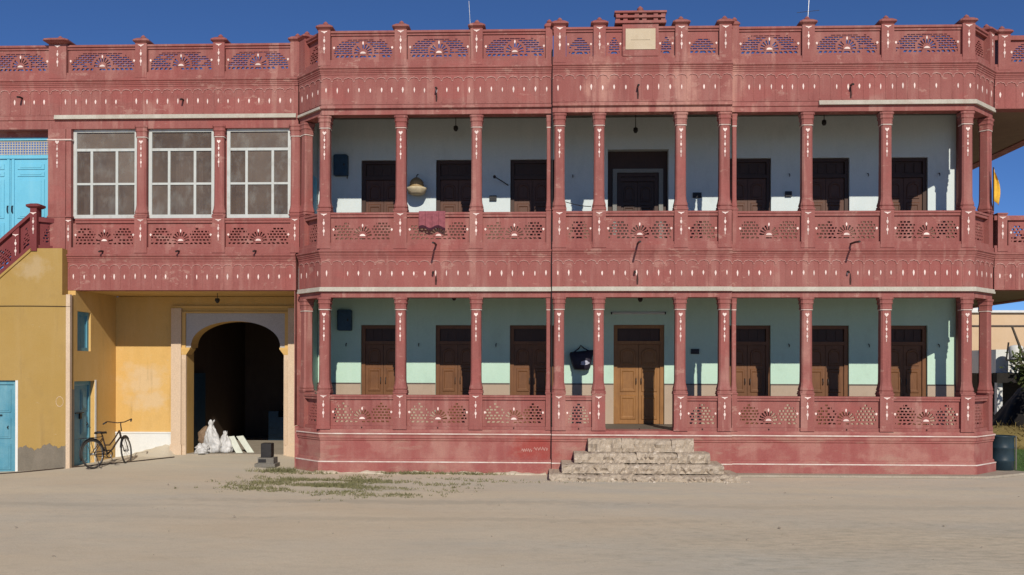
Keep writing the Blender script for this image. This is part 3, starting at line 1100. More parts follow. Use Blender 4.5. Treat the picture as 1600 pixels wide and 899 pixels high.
# rainwater spouts of the main block
def spout(parent, x, y, z, L, r=0.022, m='iron'):
    MB().tube([(x, y + 0.06, z), (x, y - L * 0.5, z - 0.005), (x, y - L, z - 0.03)], r, 8).build('rain_spout', m, parent)


for x, y in ((-2.37, 0.0), (1.93, -0.08), (6.42, 0.0)):
    spout(house, x, y, 4.90, 0.58)
    spout(house, x, y, B2 + 0.33, 0.16)
    spout(house, x - 0.06, y, B1 + 0.33, 0.10)
    for zz in (B2 + 0.05, B1 + 0.05):
        st = MB()
        st.loft([[(x - 0.018, y - 0.0035, zz), (x + 0.012, y - 0.0035, zz), (x + 0.02, y - 0.0035, zz + 0.1), (x + 0.006, y - 0.0035, zz + 0.24), (x - 0.012, y - 0.0035, zz + 0.24), (x - 0.024, y - 0.0035, zz + 0.1)],
                 [(x - 0.018, y - 0.001, zz), (x + 0.012, y - 0.001, zz), (x + 0.02, y - 0.001, zz + 0.1), (x + 0.006, y - 0.001, zz + 0.24), (x - 0.012, y - 0.001, zz + 0.24), (x - 0.024, y - 0.001, zz + 0.1)]])
        st.build('drip_stain', 'stain', house)
# little weep holes under the lower screens
for xa, xb, y in spans:
    MB().box((xa + xb) / 2 - 0.012, (xa + xb) / 2 + 0.012, y - 0.0035, y + 0.02, 0.955, 0.985).build('weep_hole', 'stain', house)

# name plaque with its little pediment, in the middle of the parapet
pq = MB().box(1.60, 2.36, -0.095, 0.10, 8.885, 9.57).build('plaque_block', 'red', house)
MB().box(1.665, 2.295, -0.108, -0.094, 9.02, 9.46).build('plaque', 'plaque', pq)
mb = MB()
for (r0, zc) in ((0.2, 9.22),):
    pts = [(1.98 + r0 * math.cos(math.pi * k / 16), zc + 0.16 * math.sin(math.pi * k / 16)) for k in range(17)]
    mb.loft([[(x, -0.107, z) for x, z in pts], [(x, -0.116, z) for x, z in pts]])
mb.build('plaque_emblem', 'plaque', pq)
for z0, z1, hw in ((9.575, 9.63, 0.54), (9.69, 9.74, 0.52), (9.795, 9.835, 0.55)):
    MB().box(1.98 - hw, 1.98 + hw, -0.13, 0.14, z0, z1).build('pediment_slab', 'red', pq)
for zz, h in ((9.631, 0.058), (9.741, 0.053)):
    for x in (1.50, 1.66, 1.90, 2.06, 2.30, 2.46):
        MB().box(x - 0.045, x + 0.045, -0.10, 0.11, zz, zz + h).build('pediment_block', 'red', pq)
MB().lathe(1.98, 0.0, [(0.10, 9.836), (0.11, 9.86), (0.06, 9.88), (0.07, 9.915), (0.045, 9.94), (0.012, 9.97)], 12).build('finial', 'red', pq)

# faint chalk scribble on the plinth
mb = MB()
for (x0, w, z0) in ((-0.52, 0.22, 0.50), (-0.26, 0.30, 0.53)):
    pts = [(x0 + w * k / 24, -0.004, z0 + 0.035 * math.sin(k * 1.35 + x0) + 0.015 * math.sin(k * 3.1)) for k in range(25)]
    mb.tube(pts, 0.0045, 4)
structure(mb.build('chalk_scribble', 'chalk', house), 'stuff')

# ------------------------------------------------------------------ side balcony on the right
side = thing('side_balcony', 'two tier red side balcony cantilevered beyond the chamfered end of the house', 'balcony', (10.9, 3, 3.98))
for B in (B1, B2):
    MB().sweep(PR, band_profile(B, -0.30)).build('fascia', 'red', side)
    arcade(side, PR[0], PR[1], B)
    arcade(side, PR[1], (12.1, 4.0), B)
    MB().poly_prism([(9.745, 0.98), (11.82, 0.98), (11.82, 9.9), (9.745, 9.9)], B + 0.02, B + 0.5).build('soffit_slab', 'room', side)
MB().sweep(PR, [(-0.24, 9.42), (0.0, 9.42), (0.0, 9.515), (-0.24, 9.515)]).build('coping', 'red', side)
MB().sweep(PR, [(-0.24, 5.50), (0.0, 5.50), (0.0, 5.60), (-0.24, 5.60)]).build('handrail', 'red', side)
parapet_post(side, 9.93, 0.674, 8.76)
for xa, xb in ((10.06, 11.25), (11.25, 11.98)):
    lattice_panel(side, xa, xb, 0.755, 4.952, 0.547, 'rail')
    lattice_panel(side, xa, xb, 0.755, 8.892, 0.527, 'sky')
pilaster(side, 9.90, 0.674, 4.82, 5.654, 0.2)
for k in range(6):
    for z, H, st in ((4.952, 0.547, 'rail'), (8.892, 0.527, 'sky')):
        key = ('side', z)
        if key not in _lat:
            _lat[key] = lattice(1.35, H, st).mesh('lattice_panel', 'red')
        put('lattice_panel', _lat[key], side, (12.045, 1.6 + 1.4 * k, z), rad(90))
    parapet_post(side, 12.126, 0.9 + 1.4 * k, 8.762, None, rad(90))
    pilaster(side, 12.126, 0.9 + 1.4 * k, 4.82, 5.654, 0.28, rad(90))

# ------------------------------------------------------------------ gateway wing on the left
wing = thing('gateway_wing', 'red upper storey with three windows carried over an ochre arched gateway', 'house wing', (-8.2, 1.5, 0))
PLg = [(-10.80, 0.70), (-5.60, 0.70)]
MB().sweep(PLg, band_profile(B1, -0.30)).build('fascia', 'red', wing)
MB().sweep(PL, band_profile(B2, -0.30)).build('fascia', 'red', wing)
arcade(wing, (-10.77, 0.70), (-5.62, 0.70), B1)
arcade(wing, (-14.2, 0.70), (-11.22, 0.70), B2)
arcade(wing, (-11.2, 0.70), (-5.62, 0.70), B2)
MB().sweep(PL, [(-0.28, B2 - 0.30), (-0.02, B2 - 0.30), (-0.02, B2 - 0.11), (0.0, B2 - 0.10), (-0.005, B2 - 0.004), (-0.28, B2 - 0.004)]).build('lintel', 'red', wing)
MB().sweepbox([(-11.1, 0.70), (-5.60, 0.70)], -0.005, 0.05, B2 - 0.088, B2 - 0.045).build('trim_line', 'trim', wing)
MB().sweepbox([(-11.1, 0.70), (-5.60, 0.70)], -0.005, 0.036, B2 - 0.044, B2 + 0.004).build('trim_line', 'trim', wing)
MB().sweep(PL, [(-0.24, 9.42), (-0.03, 9.42), (-0.03, 9.455), (0.0, 9.47), (0.0, 9.515), (-0.24, 9.515)]).build('coping', 'red', wing)
MB().sweep([(-10.63, 0.70), (-5.60, 0.70)], [(-0.24, 5.50), (-0.02, 5.50), (-0.02, 5.55), (0.0, 5.56), (0.0, 5.60), (-0.24, 5.60)]).build('handrail', 'red', wing)
parapet_post(wing, -11.03, 0.675, 8.76, POSTW)
for x in (-9.12, -7.35):
    parapet_post(wing, x, 0.674, 8.76)
    pilaster(wing, x, 0.674, 4.82, 5.654)
    column(wing, x, 0.80, 5.655)
parapet_post(wing, -5.60, 0.675, 8.76, None, 0, False)
pilaster(wing, -5.62, 0.674, 4.82, 5.654, 0.2)
column(wing, -5.62, 0.80, 5.655, motif=False)
# broad pier at the left end of the windows
pier = MB()
pier.box(-11.24, -10.84, 0.672, 0.95, 4.90, 7.62)
pier.box(-10.835, -10.72, 0.69, 0.95, 4.82, 7.62)
pier.build('pier', 'red', wing)
MB().box(-11.26, -10.70, 0.66, 0.95, 5.63, 5.66).build('pier_ledge', 'red', wing)
MB().box(-11.26, -10.70, 0.66, 0.95, 7.36, 7.39).build('pier_ring', 'white', wing)
put('drop_motif', MOTM, wing, (-11.03, 0.78, 5.655))
put('drop_motif', PMOT, wing, (-10.78, 0.688, 5.55))
for xa, xb in ((-10.70, -9.265), (-8.975, -7.495), (-7.205, -5.73)):
    lattice_panel(wing, xa, xb, 0.755, 4.952, 0.547, 'rail')
for xa, xb in ((-14.1, -12.85), (-12.6, -11.25), (-10.82, -9.255), (-8.985, -7.485), (-7.215, -5.75)):
    lattice_panel(wing, xa, xb, 0.755, 8.892, 0.527, 'sky')
parapet_post(wing, -12.72, 0.674, 8.76)
# upper room shell and windows
wins = [(-10.72, -9.24), (-8.99, -7.48), (-7.20, -5.74)]
MB().wall(-10.86, -5.60, 4.85, 8.3, [(a, b, 5.62, 7.63) for a, b in wins], 0.86, 1.0).build('front_wall', 'red', wing)
MB().box(-10.86, -5.63, 1.2, 3.6, 4.86, 4.90).build('room_floor', 'concrete', wing)
MB().box(-10.86, -5.63, 3.6, 3.7, 4.86, 8.3).build('room_back', 'room', wing)
MB().box(-10.96, -10.861, 1.0, 3.6, 4.86, 8.3).build('room_side', 'room', wing)
MB().box(-11.3, -5.63, 1.001, 3.7, 8.301, 8.6).build('roof_slab', 'ceil', wing)
for i, (a, b) in enumerate(wins):
    y = 0.80
    w = b - a
    fb = MB()
    fb.wall(a, b, 5.62, 7.63, [(a + 0.075, b - 0.075, 5.70, 7.565)], y, y + 0.10)
    win = fb.build('window', 'frame', wing)
    ia, ib, iz0, iz1, zt = a + 0.075, b - 0.075, 5.70, 7.565, 7.17
    f1, f2 = (0.255, 0.69) if i == 0 else (0.285, 0.72) if i == 1 else (0.28, 0.735)
    x1, x2 = ia + (ib - ia) * f1, ia + (ib - ia) * f2
    zm = 6.40
    MB().box(ia, ib, y + 0.01, y + 0.07, zt - 0.03, zt + 0.03).build('transom_bar', 'frame', win)
    for x in (x1, x2):
        MB().box(x - 0.028, x + 0.028, y + 0.012, y + 0.068, iz0, zt - 0.03).build('mullion', 'frame', win)
    for xa, xb in ((ia, x1 - 0.028), (x1 + 0.028, x2 - 0.028), (x2 + 0.028, ib)):
        MB().box(xa, xb, y + 0.015, y + 0.065, zm - 0.024, zm + 0.024).build('glazing_bar', 'frame', win)
        for za, zb in ((iz0, zm - 0.024), (zm + 0.024, zt - 0.03)):
            MB().box(xa, xb, y + 0.036, y + 0.041, za, zb).build('pane', 'glass', win)
    MB().box(ia, ib, y + 0.036, y + 0.041, zt + 0.03, iz1).build('pane', 'glass', win)
    # curtain hanging behind part of the panes
    cm = MB()
    xa, xb = [(ia, ib - 0.2), (x1 + 0.02, x2 + 0.05), (x1 - 0.35, x1 + 0.0)][i]
    N = 24
    for k in range(N):
        xk, xn = xa + (xb - xa) * k / N, xa + (xb - xa) * (k + 1) / N
        yk, yn = 1.15 + 0.03 * math.sin(k * 1.4), 1.15 + 0.03 * math.sin((k + 1) * 1.4)
        cm.loft([[(xk, yk, 5.75), (xn, yn, 5.75), (xn, yn + 0.004, 5.75), (xk, yk + 0.004, 5.75)], [(xk, yk, 7.1), (xn, yn, 7.1), (xn, yn + 0.004, 7.1), (xk, yk + 0.004, 7.1)]])
    cm.build('curtain', 'curtain', win)
for x in (-9.98, -8.24, -6.50):
    spout(wing, x, 0.70, 4.86, 0.20)
spout(wing, -8.16, 0.70, B2 + 0.33, 0.16)
spout(wing, -11.85, 0.70, B2 + 0.40, 0.20)
# wall with the tall blue double door at the head of the stairs
MB().wall(-14.2, -10.87, 4.85, 8.3, [(-13.3, -11.26, 4.85, 7.50)], 0.96, 1.1).build('stair_wall', 'red', wing)
bd = MB().wall(-13.3, -11.26, 4.86, 7.50, [(-13.22, -11.34, 4.86, 7.02), (-13.22, -11.34, 7.10, 7.44)], 0.965, 1.08).build('door', 'skyblue', wing)
for s in (0, 1):
    xa = -13.215 + 0.94 * s
    xb = xa + 0.93
    lf = MB()
    lf.box(xa, xb, 1.00, 1.04, 4.87, 7.015)
    lf.box(xa + 0.02, xa + 0.08, 0.98, 1.001, 4.87, 7.015)
    lf.box(xb - 0.08, xb - 0.02, 0.98, 1.001, 4.87, 7.015)
    for za, zb in ((4.95, 5.55), (5.66, 6.55), (6.62, 6.72), (6.78, 6.90)):
        lf.box(xa + 0.15, xb - 0.15, 0.984, 1.001, za, zb)
        lf.box(xa + 0.22, xb - 0.22, 0.975, 0.985, za + 0.035, zb - 0.035)
    lo = lf.build('leaf', 'skyblue', bd)
    hx = xb - 0.05 if s == 0 else xa + 0.05
    MB().tube([(hx, 0.985, 5.78), (hx, 0.94, 5.79), (hx, 0.93, 5.86), (hx, 0.94, 5.93), (hx, 0.985, 5.94)], 0.012, 6).build('handle', 'iron', bd)
vm = MB()
for k in range(30):
    x = -13.21 + 1.86 * (k + 0.5) / 30
    vm.box(x - 0.009, x + 0.009, 1.0, 1.018, 7.10, 7.44)
for k in range(6):
    z = 7.10 + 0.34 * (k + 0.5) / 6
    vm.box(-13.22, -11.34, 0.995, 1.012, z - 0.009, z + 0.009)
structure(vm.build('ventilator_grille', 'trim', bd), 'stuff')

# gateway below
GY = 2.70
XA, XB, ZS, ZT = -8.74, -6.52, 2.74, 3.39


def arch_pts(xa, xb, zs, zt, N=28):
    c, r = (xa + xb) / 2, (xb - xa) / 2
    return [(c - r * math.cos(math.pi * k / N), zs + (zt - zs) * math.sin(math.pi * k / N) ** 0.86) for k in range(N + 1)]


gw = MB()
gw.box(-10.64, -8.84, GY, GY + 0.45, 0.0, 3.99)
gw.box(-6.42, -5.64, GY, GY + 0.45, 0.0, 3.99)
ap = arch_pts(XA, XB, ZS, ZT)
full = [(-8.84, ZS)] + ap + [(-6.42, ZS)]
for (xa, za), (xb, zb) in zip(full, full[1:]):
    gw.quad((xa, GY, za), (xb, GY, zb), (xb, GY, 3.99), (xa, GY, 3.99))
    gw.quad((xb, GY, zb), (xa, GY, za), (xa, GY + 0.45, za), (xb, GY + 0.45, zb))
    gw.quad((xb, GY + 0.45, zb), (xb, GY + 0.45, 3.99), (xa, GY + 0.45, 3.99), (xa, GY + 0.45, za))
gw.build('gate_wall', 'yellow', wing)
sp = MB()
ap2 = [(-8.86, ZS)] + ap + [(-6.40, ZS)]
for (xa, za), (xb, zb) in zip(ap2, ap2[1:]):
    sp.quad((xa, GY - 0.02, za), (xb, GY - 0.02, zb), (xb, GY - 0.02, 3.58), (xa, GY - 0.02, 3.58))
    sp.quad((xb, GY - 0.02, zb), (xa, GY - 0.02, za), (xa, GY + 0.1, za + 0.001), (xb, GY + 0.1, zb + 0.001))
    sp.quad((xa, GY - 0.02, 3.58), (xb, GY - 0.02, 3.58), (xb, GY + 0.01, 3.58), (xa, GY + 0.01, 3.58))
sp.build('spandrel', 'spandrel', wing)
fr = MB()
fr.box(-8.95, -6.31, GY - 0.05, GY + 0.01, 3.582, 3.62)
fr.box(-8.95, -8.862, GY - 0.05, GY + 0.01, ZS - 0.02, 3.582)
fr.box(-6.398, -6.31, GY - 0.05, GY + 0.01, ZS - 0.02, 3.582)
fr.build('arch_border', 'yellow', wing)
MB().box(-9.20, -5.66, GY - 0.07, GY + 0.01, 3.70, 3.76).build('arch_cornice', 'yellow', wing)
for xa, xb, s in ((-9.20, -8.955, 1), (-6.305, -6.06, -1)):
    p = MB()
    p.box(xa, xb, GY - 0.10, GY - 0.001, 0.10, 3.70)
    p.box(xa - 0.02, xb + 0.02, GY - 0.12, GY - 0.001, 0.05, 0.36)
    p.build('gate_pilaster', 'cream', wing)
    ia = xb if s > 0 else xa - 0.115
    q = MB()
    q.box(ia + 0.002, ia + 0.113, GY - 0.06, GY + 0.44, 0.08, 2.56)
    for k in range(3):
        q.box(ia + 0.012 + 0.034 * k, ia + 0.030 + 0.034 * k, GY - 0.075, GY - 0.059, 0.35, 2.45)
    q.build('jamb', 'cream', wing)
    c = MB()
    e = xb + 0.115 if s > 0 else xa - 0.115
    c.loft([[(ia, GY - 0.065, 2.562), (ia + 0.115, GY - 0.065, 2.562), (ia + 0.115, GY + 0.3, 2.562), (ia, GY + 0.3, 2.562)],
            [(ia - (0.10 if s < 0 else 0), GY - 0.085, 2.70), (ia + 0.115 + (0.10 if s > 0 else 0), GY - 0.085, 2.70), (ia + 0.115 + (0.10 if s > 0 else 0), GY + 0.3, 2.70), (ia - (0.10 if s < 0 else 0), GY + 0.3, 2.70)],
            [(ia - (0.10 if s < 0 else 0), GY - 0.085, 2.738), (ia + 0.115 + (0.10 if s > 0 else 0), GY - 0.085, 2.738), (ia + 0.115 + (0.10 if s > 0 else 0), GY + 0.3, 2.738), (ia - (0.10 if s < 0 else 0), GY + 0.3, 2.738)]])
    c.build('impost', 'yellow', wing)
# whitewashed base of the gate wall
MB().box(-10.615, -9.205, GY - 0.025, GY + 0.01, 0.0, 0.62).build('wall_base', 'farwhite', wing)
MB().box(-10.615, -9.205, GY - 0.04, GY + 0.01, 0.621, 0.66).build('wall_base_ledge', 'farwhite', wing)
# soffit of the room over the gateway and the passage
MB().box(-10.615, -5.63, 0.97, 3.3, 4.0, 4.25).build('soffit', 'yellow', wing)
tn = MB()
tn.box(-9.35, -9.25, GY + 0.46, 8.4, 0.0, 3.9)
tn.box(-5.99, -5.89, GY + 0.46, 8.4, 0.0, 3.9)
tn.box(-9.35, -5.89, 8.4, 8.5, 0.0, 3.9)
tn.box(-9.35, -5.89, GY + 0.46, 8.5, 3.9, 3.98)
tn.build('passage', 'passage_shade', wing)
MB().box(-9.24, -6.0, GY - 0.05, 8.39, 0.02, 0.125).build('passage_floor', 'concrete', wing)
st = MB()
for k in range(5):
    st.box(-8.1, -6.85 - 0.24 * k, 7.0, 8.2, 0.126 + 0.17 * k, 0.126 + 0.17 * (k + 1) - 0.002)
st.build('passage_stair', 'dimblue', wing)
MB().box(-9.24, -9.19, 4.0, 4.9, 0.13, 2.1).build('passage_door', 'dimblue', wing)
# red cheek of the main block beside the gateway
MB().box(-5.625, -5.50, 0.72, 2.68, 0.0, 0.94).build('plinth_cheek', 'plinth', house)
tl = MB()
tl.lathe(-7.75, 1.75, [(0.01, 3.88), (0.05, 3.88), (0.06, 3.83), (0.035, 3.78), (0.0, 3.76)], 10)
tl.tube([(-7.75, 1.75, 4.0), (-7.75, 1.75, 3.87)], 0.008, 6)
tag(tl.build('ceiling_lamp', 'iron'), 'small dark lamp under the soffit before the arched gateway', 'lamp')

# ------------------------------------------------------------------ stair block
stair = thing('stair_block', 'ochre outside staircase block with blue doors and maroon pierced railing', 'stair block', (-12, 0.6, 0))
X1, Y0, Y1, ZT0 = -10.62, 0.45, 0.955, 4.90
SL = 0.857
zl = lambda x: min(ZT0, ZT0 + SL * (x + 11.49))
# front wall with a doorway, following the slope of the flight
DX0, DX1, DZ = -12.86, -11.84, 1.95
fw = MB()


def col(xa, xb, z0):
    fw.loft([[(xa, Y0, z0), (xb, Y0, z0), (xb, Y0 + 0.16, z0), (xa, Y0 + 0.16, z0)], [(xa, Y0, zl(xa)), (xb, Y0, zl(xb)), (xb, Y0 + 0.16, zl(xb)), (xa, Y0 + 0.16, zl(xa))]])


col(-15.5, DX0, -0.2)
col(DX0, DX1, DZ)
col(DX1, -11.49, -0.2)
col(-11.49, -10.79, -0.2)
fw.box(-10.7899, X1, Y0, Y0 + 0.16, -0.2, 3.86)
fw.build('front_wall', 'yellow2', stair)
MB().box(-15.5, DX0 - 0.01, Y0 - 0.012, Y0 + 0.01, -0.2, 0.42).build('bare_base', 'greydado', stair)
bb = MB()
N = 60
pts = [(DX1 + 0.06 + (X1 - 0.08 - DX1 - 0.06) * k / N, 0.42 + 0.05 * math.sin(k * 0.21) + 0.018 * math.sin(k * 0.83) + 0.010 * math.sin(k * 2.1) + 0.10 * k / N) for k in range(N + 1)]
prof = [(pts[0][0], -0.2)] + [(pts[-1][0], -0.2)] + pts[::-1]
bb.loft([[(x, Y0 - 0.012, z) for x, z in prof], [(x, Y0 + 0.01, z) for x, z in prof]])
bb.build('bare_base', 'greydado', stair)
# sloping ledge under the railing
lg = MB()
lg.loft([[(-15.5, Y0 - 0.03, zl(-15.5) - 0.06), (-15.5, Y0 + 0.02, zl(-15.5) - 0.06), (-15.5, Y0 + 0.02, zl(-15.5) + 0.005), (-15.5, Y0 - 0.03, zl(-15.5) + 0.005)],
         [(-11.49, Y0 - 0.03, ZT0 - 0.06), (-11.49, Y0 + 0.02, ZT0 - 0.06), (-11.49, Y0 + 0.02, ZT0 + 0.005), (-11.49, Y0 - 0.03, ZT0 + 0.005)]])
lg.build('ledge', 'yellow2', stair)
# side wall towards the gateway with a door and a small window (built along Y)
sw = MB()
sw.wall(Y0 + 0.16, GY + 0.05, -0.1, 4.10, [(0.66, 1.62, -0.1, 1.93), (0.80, 1.42, 2.62, 3.52), (Y0 + 0.16, 0.715, 3.875, 4.10)], 0.0, 0.2)
sw.map(lambda x, y, z: (X1 - y, x, z))
sw.build('side_wall', 'yellow', stair)
MB().box(X1 + 0.001, X1 + 0.010, Y0 + 0.08, 0.655, -0.05, 1.75).build('bare_plaster', 'greydado', stair)
MB().box(-10.805, X1 - 0.21, 0.715, 0.965, 3.5, 3.975).build('core_wall', 'yellow', stair)
MB().box(-11.0, -10.792, Y0 + 0.162, 0.69, 3.84, ZT0 - 0.01).build('cheek_wall', 'yellow2', stair)
MB().tube([(-15.4 + 0.2 * k, Y0 - 0.012, 3.60 - 0.012 * math.sin(k * 0.26)) for k in range(25)], 0.008, 5).build('wall_cable', 'rust', stair)
cs = MB()
cs.box(X1 - 0.075, X1 + 0.018, Y0 - 0.016, Y0 + 0.075, -0.1, 3.87)
cs.build('corner_strip', 'cream', stair)
# doors of the block
def plank_door(nm, w, h, parent, loc, rz, mat, lock=True):
    f = MB()
    f.box(-w / 2, -w / 2 + 0.08, 0, 0.1, 0, h)
    f.box(w / 2 - 0.08, w / 2, 0, 0.1, 0, h)
    f.box(-w / 2 + 0.08, w / 2 - 0.08, 0, 0.1, h - 0.09, h)
    d = put(nm, f.mesh(nm, mat), parent, loc, rz)
    for s in (-1, 1):
        lw = w / 2 - 0.085
        l = MB()
        l.box(-lw / 2, lw / 2, 0.03, 0.07, 0, h - 0.095)
        for za, zb in ((0.1, h * 0.32), (h * 0.38, h * 0.60), (h * 0.66, h - 0.2)):
            l.box(-lw / 2 + 0.07, lw / 2 - 0.07, 0.014, 0.031, za, zb)
            l.box(-lw / 2 + 0.11, lw / 2 - 0.11, 0.006, 0.015, za + 0.04, zb - 0.04)
        off = Matrix.Rotation(rz, 3, 'Z') @ Vector((s * (lw / 2 + 0.002), 0, 0))
        put('leaf', l.mesh('leaf', mat), d, Vector(loc) + off, rz)
    if lock:
        k = MB()
        k.tube([(-0.22, 0.0, h * 0.63), (0.16, 0.0, h * 0.63)], 0.014, 6)
        k.box(-0.035, 0.035, -0.02, 0.012, h * 0.56, h * 0.63)
        put('bolt', k.mesh('bolt', 'iron'), d, loc, rz)
        k = MB().tube([(0.3, 0.03, h * 0.52), (0.3, -0.03, h * 0.5), (0.3, 0.03, h * 0.47)], 0.012, 6)
        put('handle', k.mesh('handle', 'iron'), d, loc, rz)
    return d


plank_door('door', 0.955, 1.98, stair, (X1 - 0.10, 1.14, -0.052), rad(90), 'blue')
MB().box(X1 - 0.02, X1 + 0.012, 1.622, 1.69, 0.0, 1.95).build('door_reveal', 'farwhite', stair)
plank_door('door', DX1 - DX0 - 0.002, DZ + 0.148, stair, ((DX0 + DX1) / 2, Y0 + 0.06, -0.15), 0, 'blue')
MB().box(DX1 - 0.003, DX1 + 0.055, Y0 - 0.012, Y0 + 0.008, -0.1, DZ).build('door_reveal', 'farwhite', stair)
sm = MB()
sm.wall(0.80, 1.42, 2.62, 3.52, [(0.88, 1.34, 2.70, 3.44)], 0.0, 0.08)
sm.map(lambda x, y, z: (X1 - 0.05 - y, x, z))
sw_ = sm.build('window', 'blue', stair)
for ya, yb in ((0.88, 1.105), (1.115, 1.34)):
    MB().box(X1 - 0.115, X1 - 0.08, ya, yb, 2.70, 3.44).build('shutter', 'blue', sw_)
# treads behind the railing, landing at the top
tr = MB()
x = -11.49
k = 0
while x > -15.2:
    tr.box(x - 0.22, x, Y0 + 0.165, Y1, -0.2, ZT0 - 0.12 - 0.188 * k)
    x -= 0.2201
    k += 1
tr.box(-11.489, -11.001, Y0 + 0.165, Y1, 3.3, ZT0 - 0.06)
tr.build('flight', 'concrete', stair)
# maroon railing climbing with the flight
def srail(xa, xb, zo):
    """handrail block along the slope"""
    b = MB()
    b.loft([[(xa, Y0 - 0.03, zl(xa) + zo), (xa, Y0 + 0.19, zl(xa) + zo), (xa, Y0 + 0.19, zl(xa) + zo + 0.09), (xa, Y0 - 0.03, zl(xa) + zo + 0.09)],
            [(xb, Y0 - 0.03, zl(xb) + zo), (xb, Y0 + 0.19, zl(xb) + zo), (xb, Y0 + 0.19, zl(xb) + zo + 0.09), (xb, Y0 - 0.03, zl(xb) + zo + 0.09)]])
    return b


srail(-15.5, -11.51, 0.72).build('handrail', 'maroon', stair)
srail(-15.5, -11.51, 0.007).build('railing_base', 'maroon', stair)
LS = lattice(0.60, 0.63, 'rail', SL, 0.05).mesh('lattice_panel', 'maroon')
for k in range(5):
    xp = -11.74 - 0.80 * k if k else -11.74
for i, xp in enumerate((-11.845, -12.60, -13.35, -14.1, -14.85)):
    b = MB()
    b.loft([[(xp - 0.075, Y0 - 0.012, zl(xp - 0.075) + 0.098), (xp + 0.075, Y0 - 0.012, zl(xp + 0.075) + 0.098), (xp + 0.075, Y0 + 0.17, zl(xp + 0.075) + 0.098), (xp - 0.075, Y0 + 0.17, zl(xp - 0.075) + 0.098)],
            [(xp - 0.075, Y0 - 0.012, zl(xp - 0.075) + 0.719), (xp + 0.075, Y0 - 0.012, zl(xp + 0.075) + 0.719), (xp + 0.075, Y0 + 0.17, zl(xp + 0.075) + 0.719), (xp - 0.075, Y0 + 0.17, zl(xp - 0.075) + 0.719)]])
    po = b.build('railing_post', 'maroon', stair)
    put('drop_motif', PMOT, po, (xp, Y0 - 0.013, zl(xp) + 0.60))
    put('lattice_panel', LS, stair, (xp - 0.376, Y0 + 0.05, zl(xp - 0.376) + 0.095))
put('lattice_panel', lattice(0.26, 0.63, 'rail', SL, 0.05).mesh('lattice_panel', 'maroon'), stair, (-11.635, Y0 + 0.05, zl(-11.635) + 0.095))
nw = MB()
nw.box(-11.51, -11.36, Y0 - 0.03, Y0 + 0.18, ZT0 - 0.06, 5.80)
nw.chamsq(-11.435, Y0 + 0.075, [(0.12, 5.80), (0.16, 5.83), (0.16, 5.87), (0.09, 5.90)], 0.2)
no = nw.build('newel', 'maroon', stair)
put('drop_motif', PMOT, no, (-11.435, Y0 - 0.031, 5.68))
ra = math.atan2(0.38, 0.46)
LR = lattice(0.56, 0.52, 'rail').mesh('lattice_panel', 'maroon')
put('lattice_panel', LR, stair, (-11.13, Y0 + 0.27, 4.98), ra)
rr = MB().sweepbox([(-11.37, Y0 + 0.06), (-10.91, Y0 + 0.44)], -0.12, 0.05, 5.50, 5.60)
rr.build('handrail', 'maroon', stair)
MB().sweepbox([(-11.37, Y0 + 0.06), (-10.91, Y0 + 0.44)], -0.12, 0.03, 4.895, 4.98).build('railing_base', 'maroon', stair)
# scratched ring on the plaster
MB().ring((-10.84, Y0 - 0.002, 1.48), (0.75, 0, 0), (0, 0, 1), 0.11, 0.007, 24, 4).build('scratched_ring', 'cream', stair)

# ------------------------------------------------------------------ entrance steps
steps = thing('entrance_steps', 'four worn grey stone steps leading up to the open verandah bay', 'steps', (1.95, -0.7, 0))
rs = random.Random(3)


def rough_block(x0, x1, y0, y1, z0, z1, jit):
    """chipped stone: box with subdivided, jittered front edge"""
    nx = max(3, int((x1 - x0) / 0.045))
    rings = []
    ph = [rs.uniform(0, 6) for _ in range(4)]
    tilt = rs.uniform(-0.012, 0.012) * jit
    for k in range(nx + 1):
        x = x0 + (x1 - x0) * k / nx
        j = lambda q: rs.uniform(-q, q) * jit
        wv = 0.018 * math.sin(x * 6 + ph[0]) + 0.010 * math.sin(x * 17 + ph[1])
        chip = 0.05 * max(0, math.sin(x * 4.3 + ph[2])) ** 6 + 0.03 * max(0, math.sin(x * 9.1 + ph[3])) ** 8
        zt = z1 + tilt * (2 * k / nx - 1) + j(0.006)
        rings.append([(x, y1, z0), (x, y0 + wv + j(0.012), z0), (x, y0 + wv + j(0.018), z0 + (z1 - z0) * 0.30), (x, y0 + wv + j(0.02), z0 + (z1 - z0) * 0.62),
                      (x, y0 + wv + 0.012 + chip + abs(j(0.012)), zt - 0.018 - chip * 0.7), (x, y0 + wv + 0.05 + chip + abs(j(0.02)), zt - 0.003), (x, y0 + 0.16, zt + j(0.004)), (x, y1, z1)])
    return MB().loft(rings)


sd = [(0.88, 3.08, -0.42, 0.785), (0.58, 3.36, -0.72, 0.51), (0.32, 3.60, -1.00, 0.31), (0.06, 3.86, -1.30, 0.12)]
for i, (xa, xb, y0, zt) in enumerate(sd):
    zb = sd[i + 1][3] + 0.001 if i < 3 else -0.03
    x = xa
    while x < xb - 0.05:
        w = rs.uniform(0.5, 1.35)
        xe = x + w if x + w < xb - 0.3 else xb
        rough_block(x + 0.0015, xe - 0.0015, y0 + rs.uniform(-0.015, 0.02), -0.10, zb, zt - rs.uniform(0, 0.02), 2.1).build('stone_block', 'stone', steps)
        x = xe

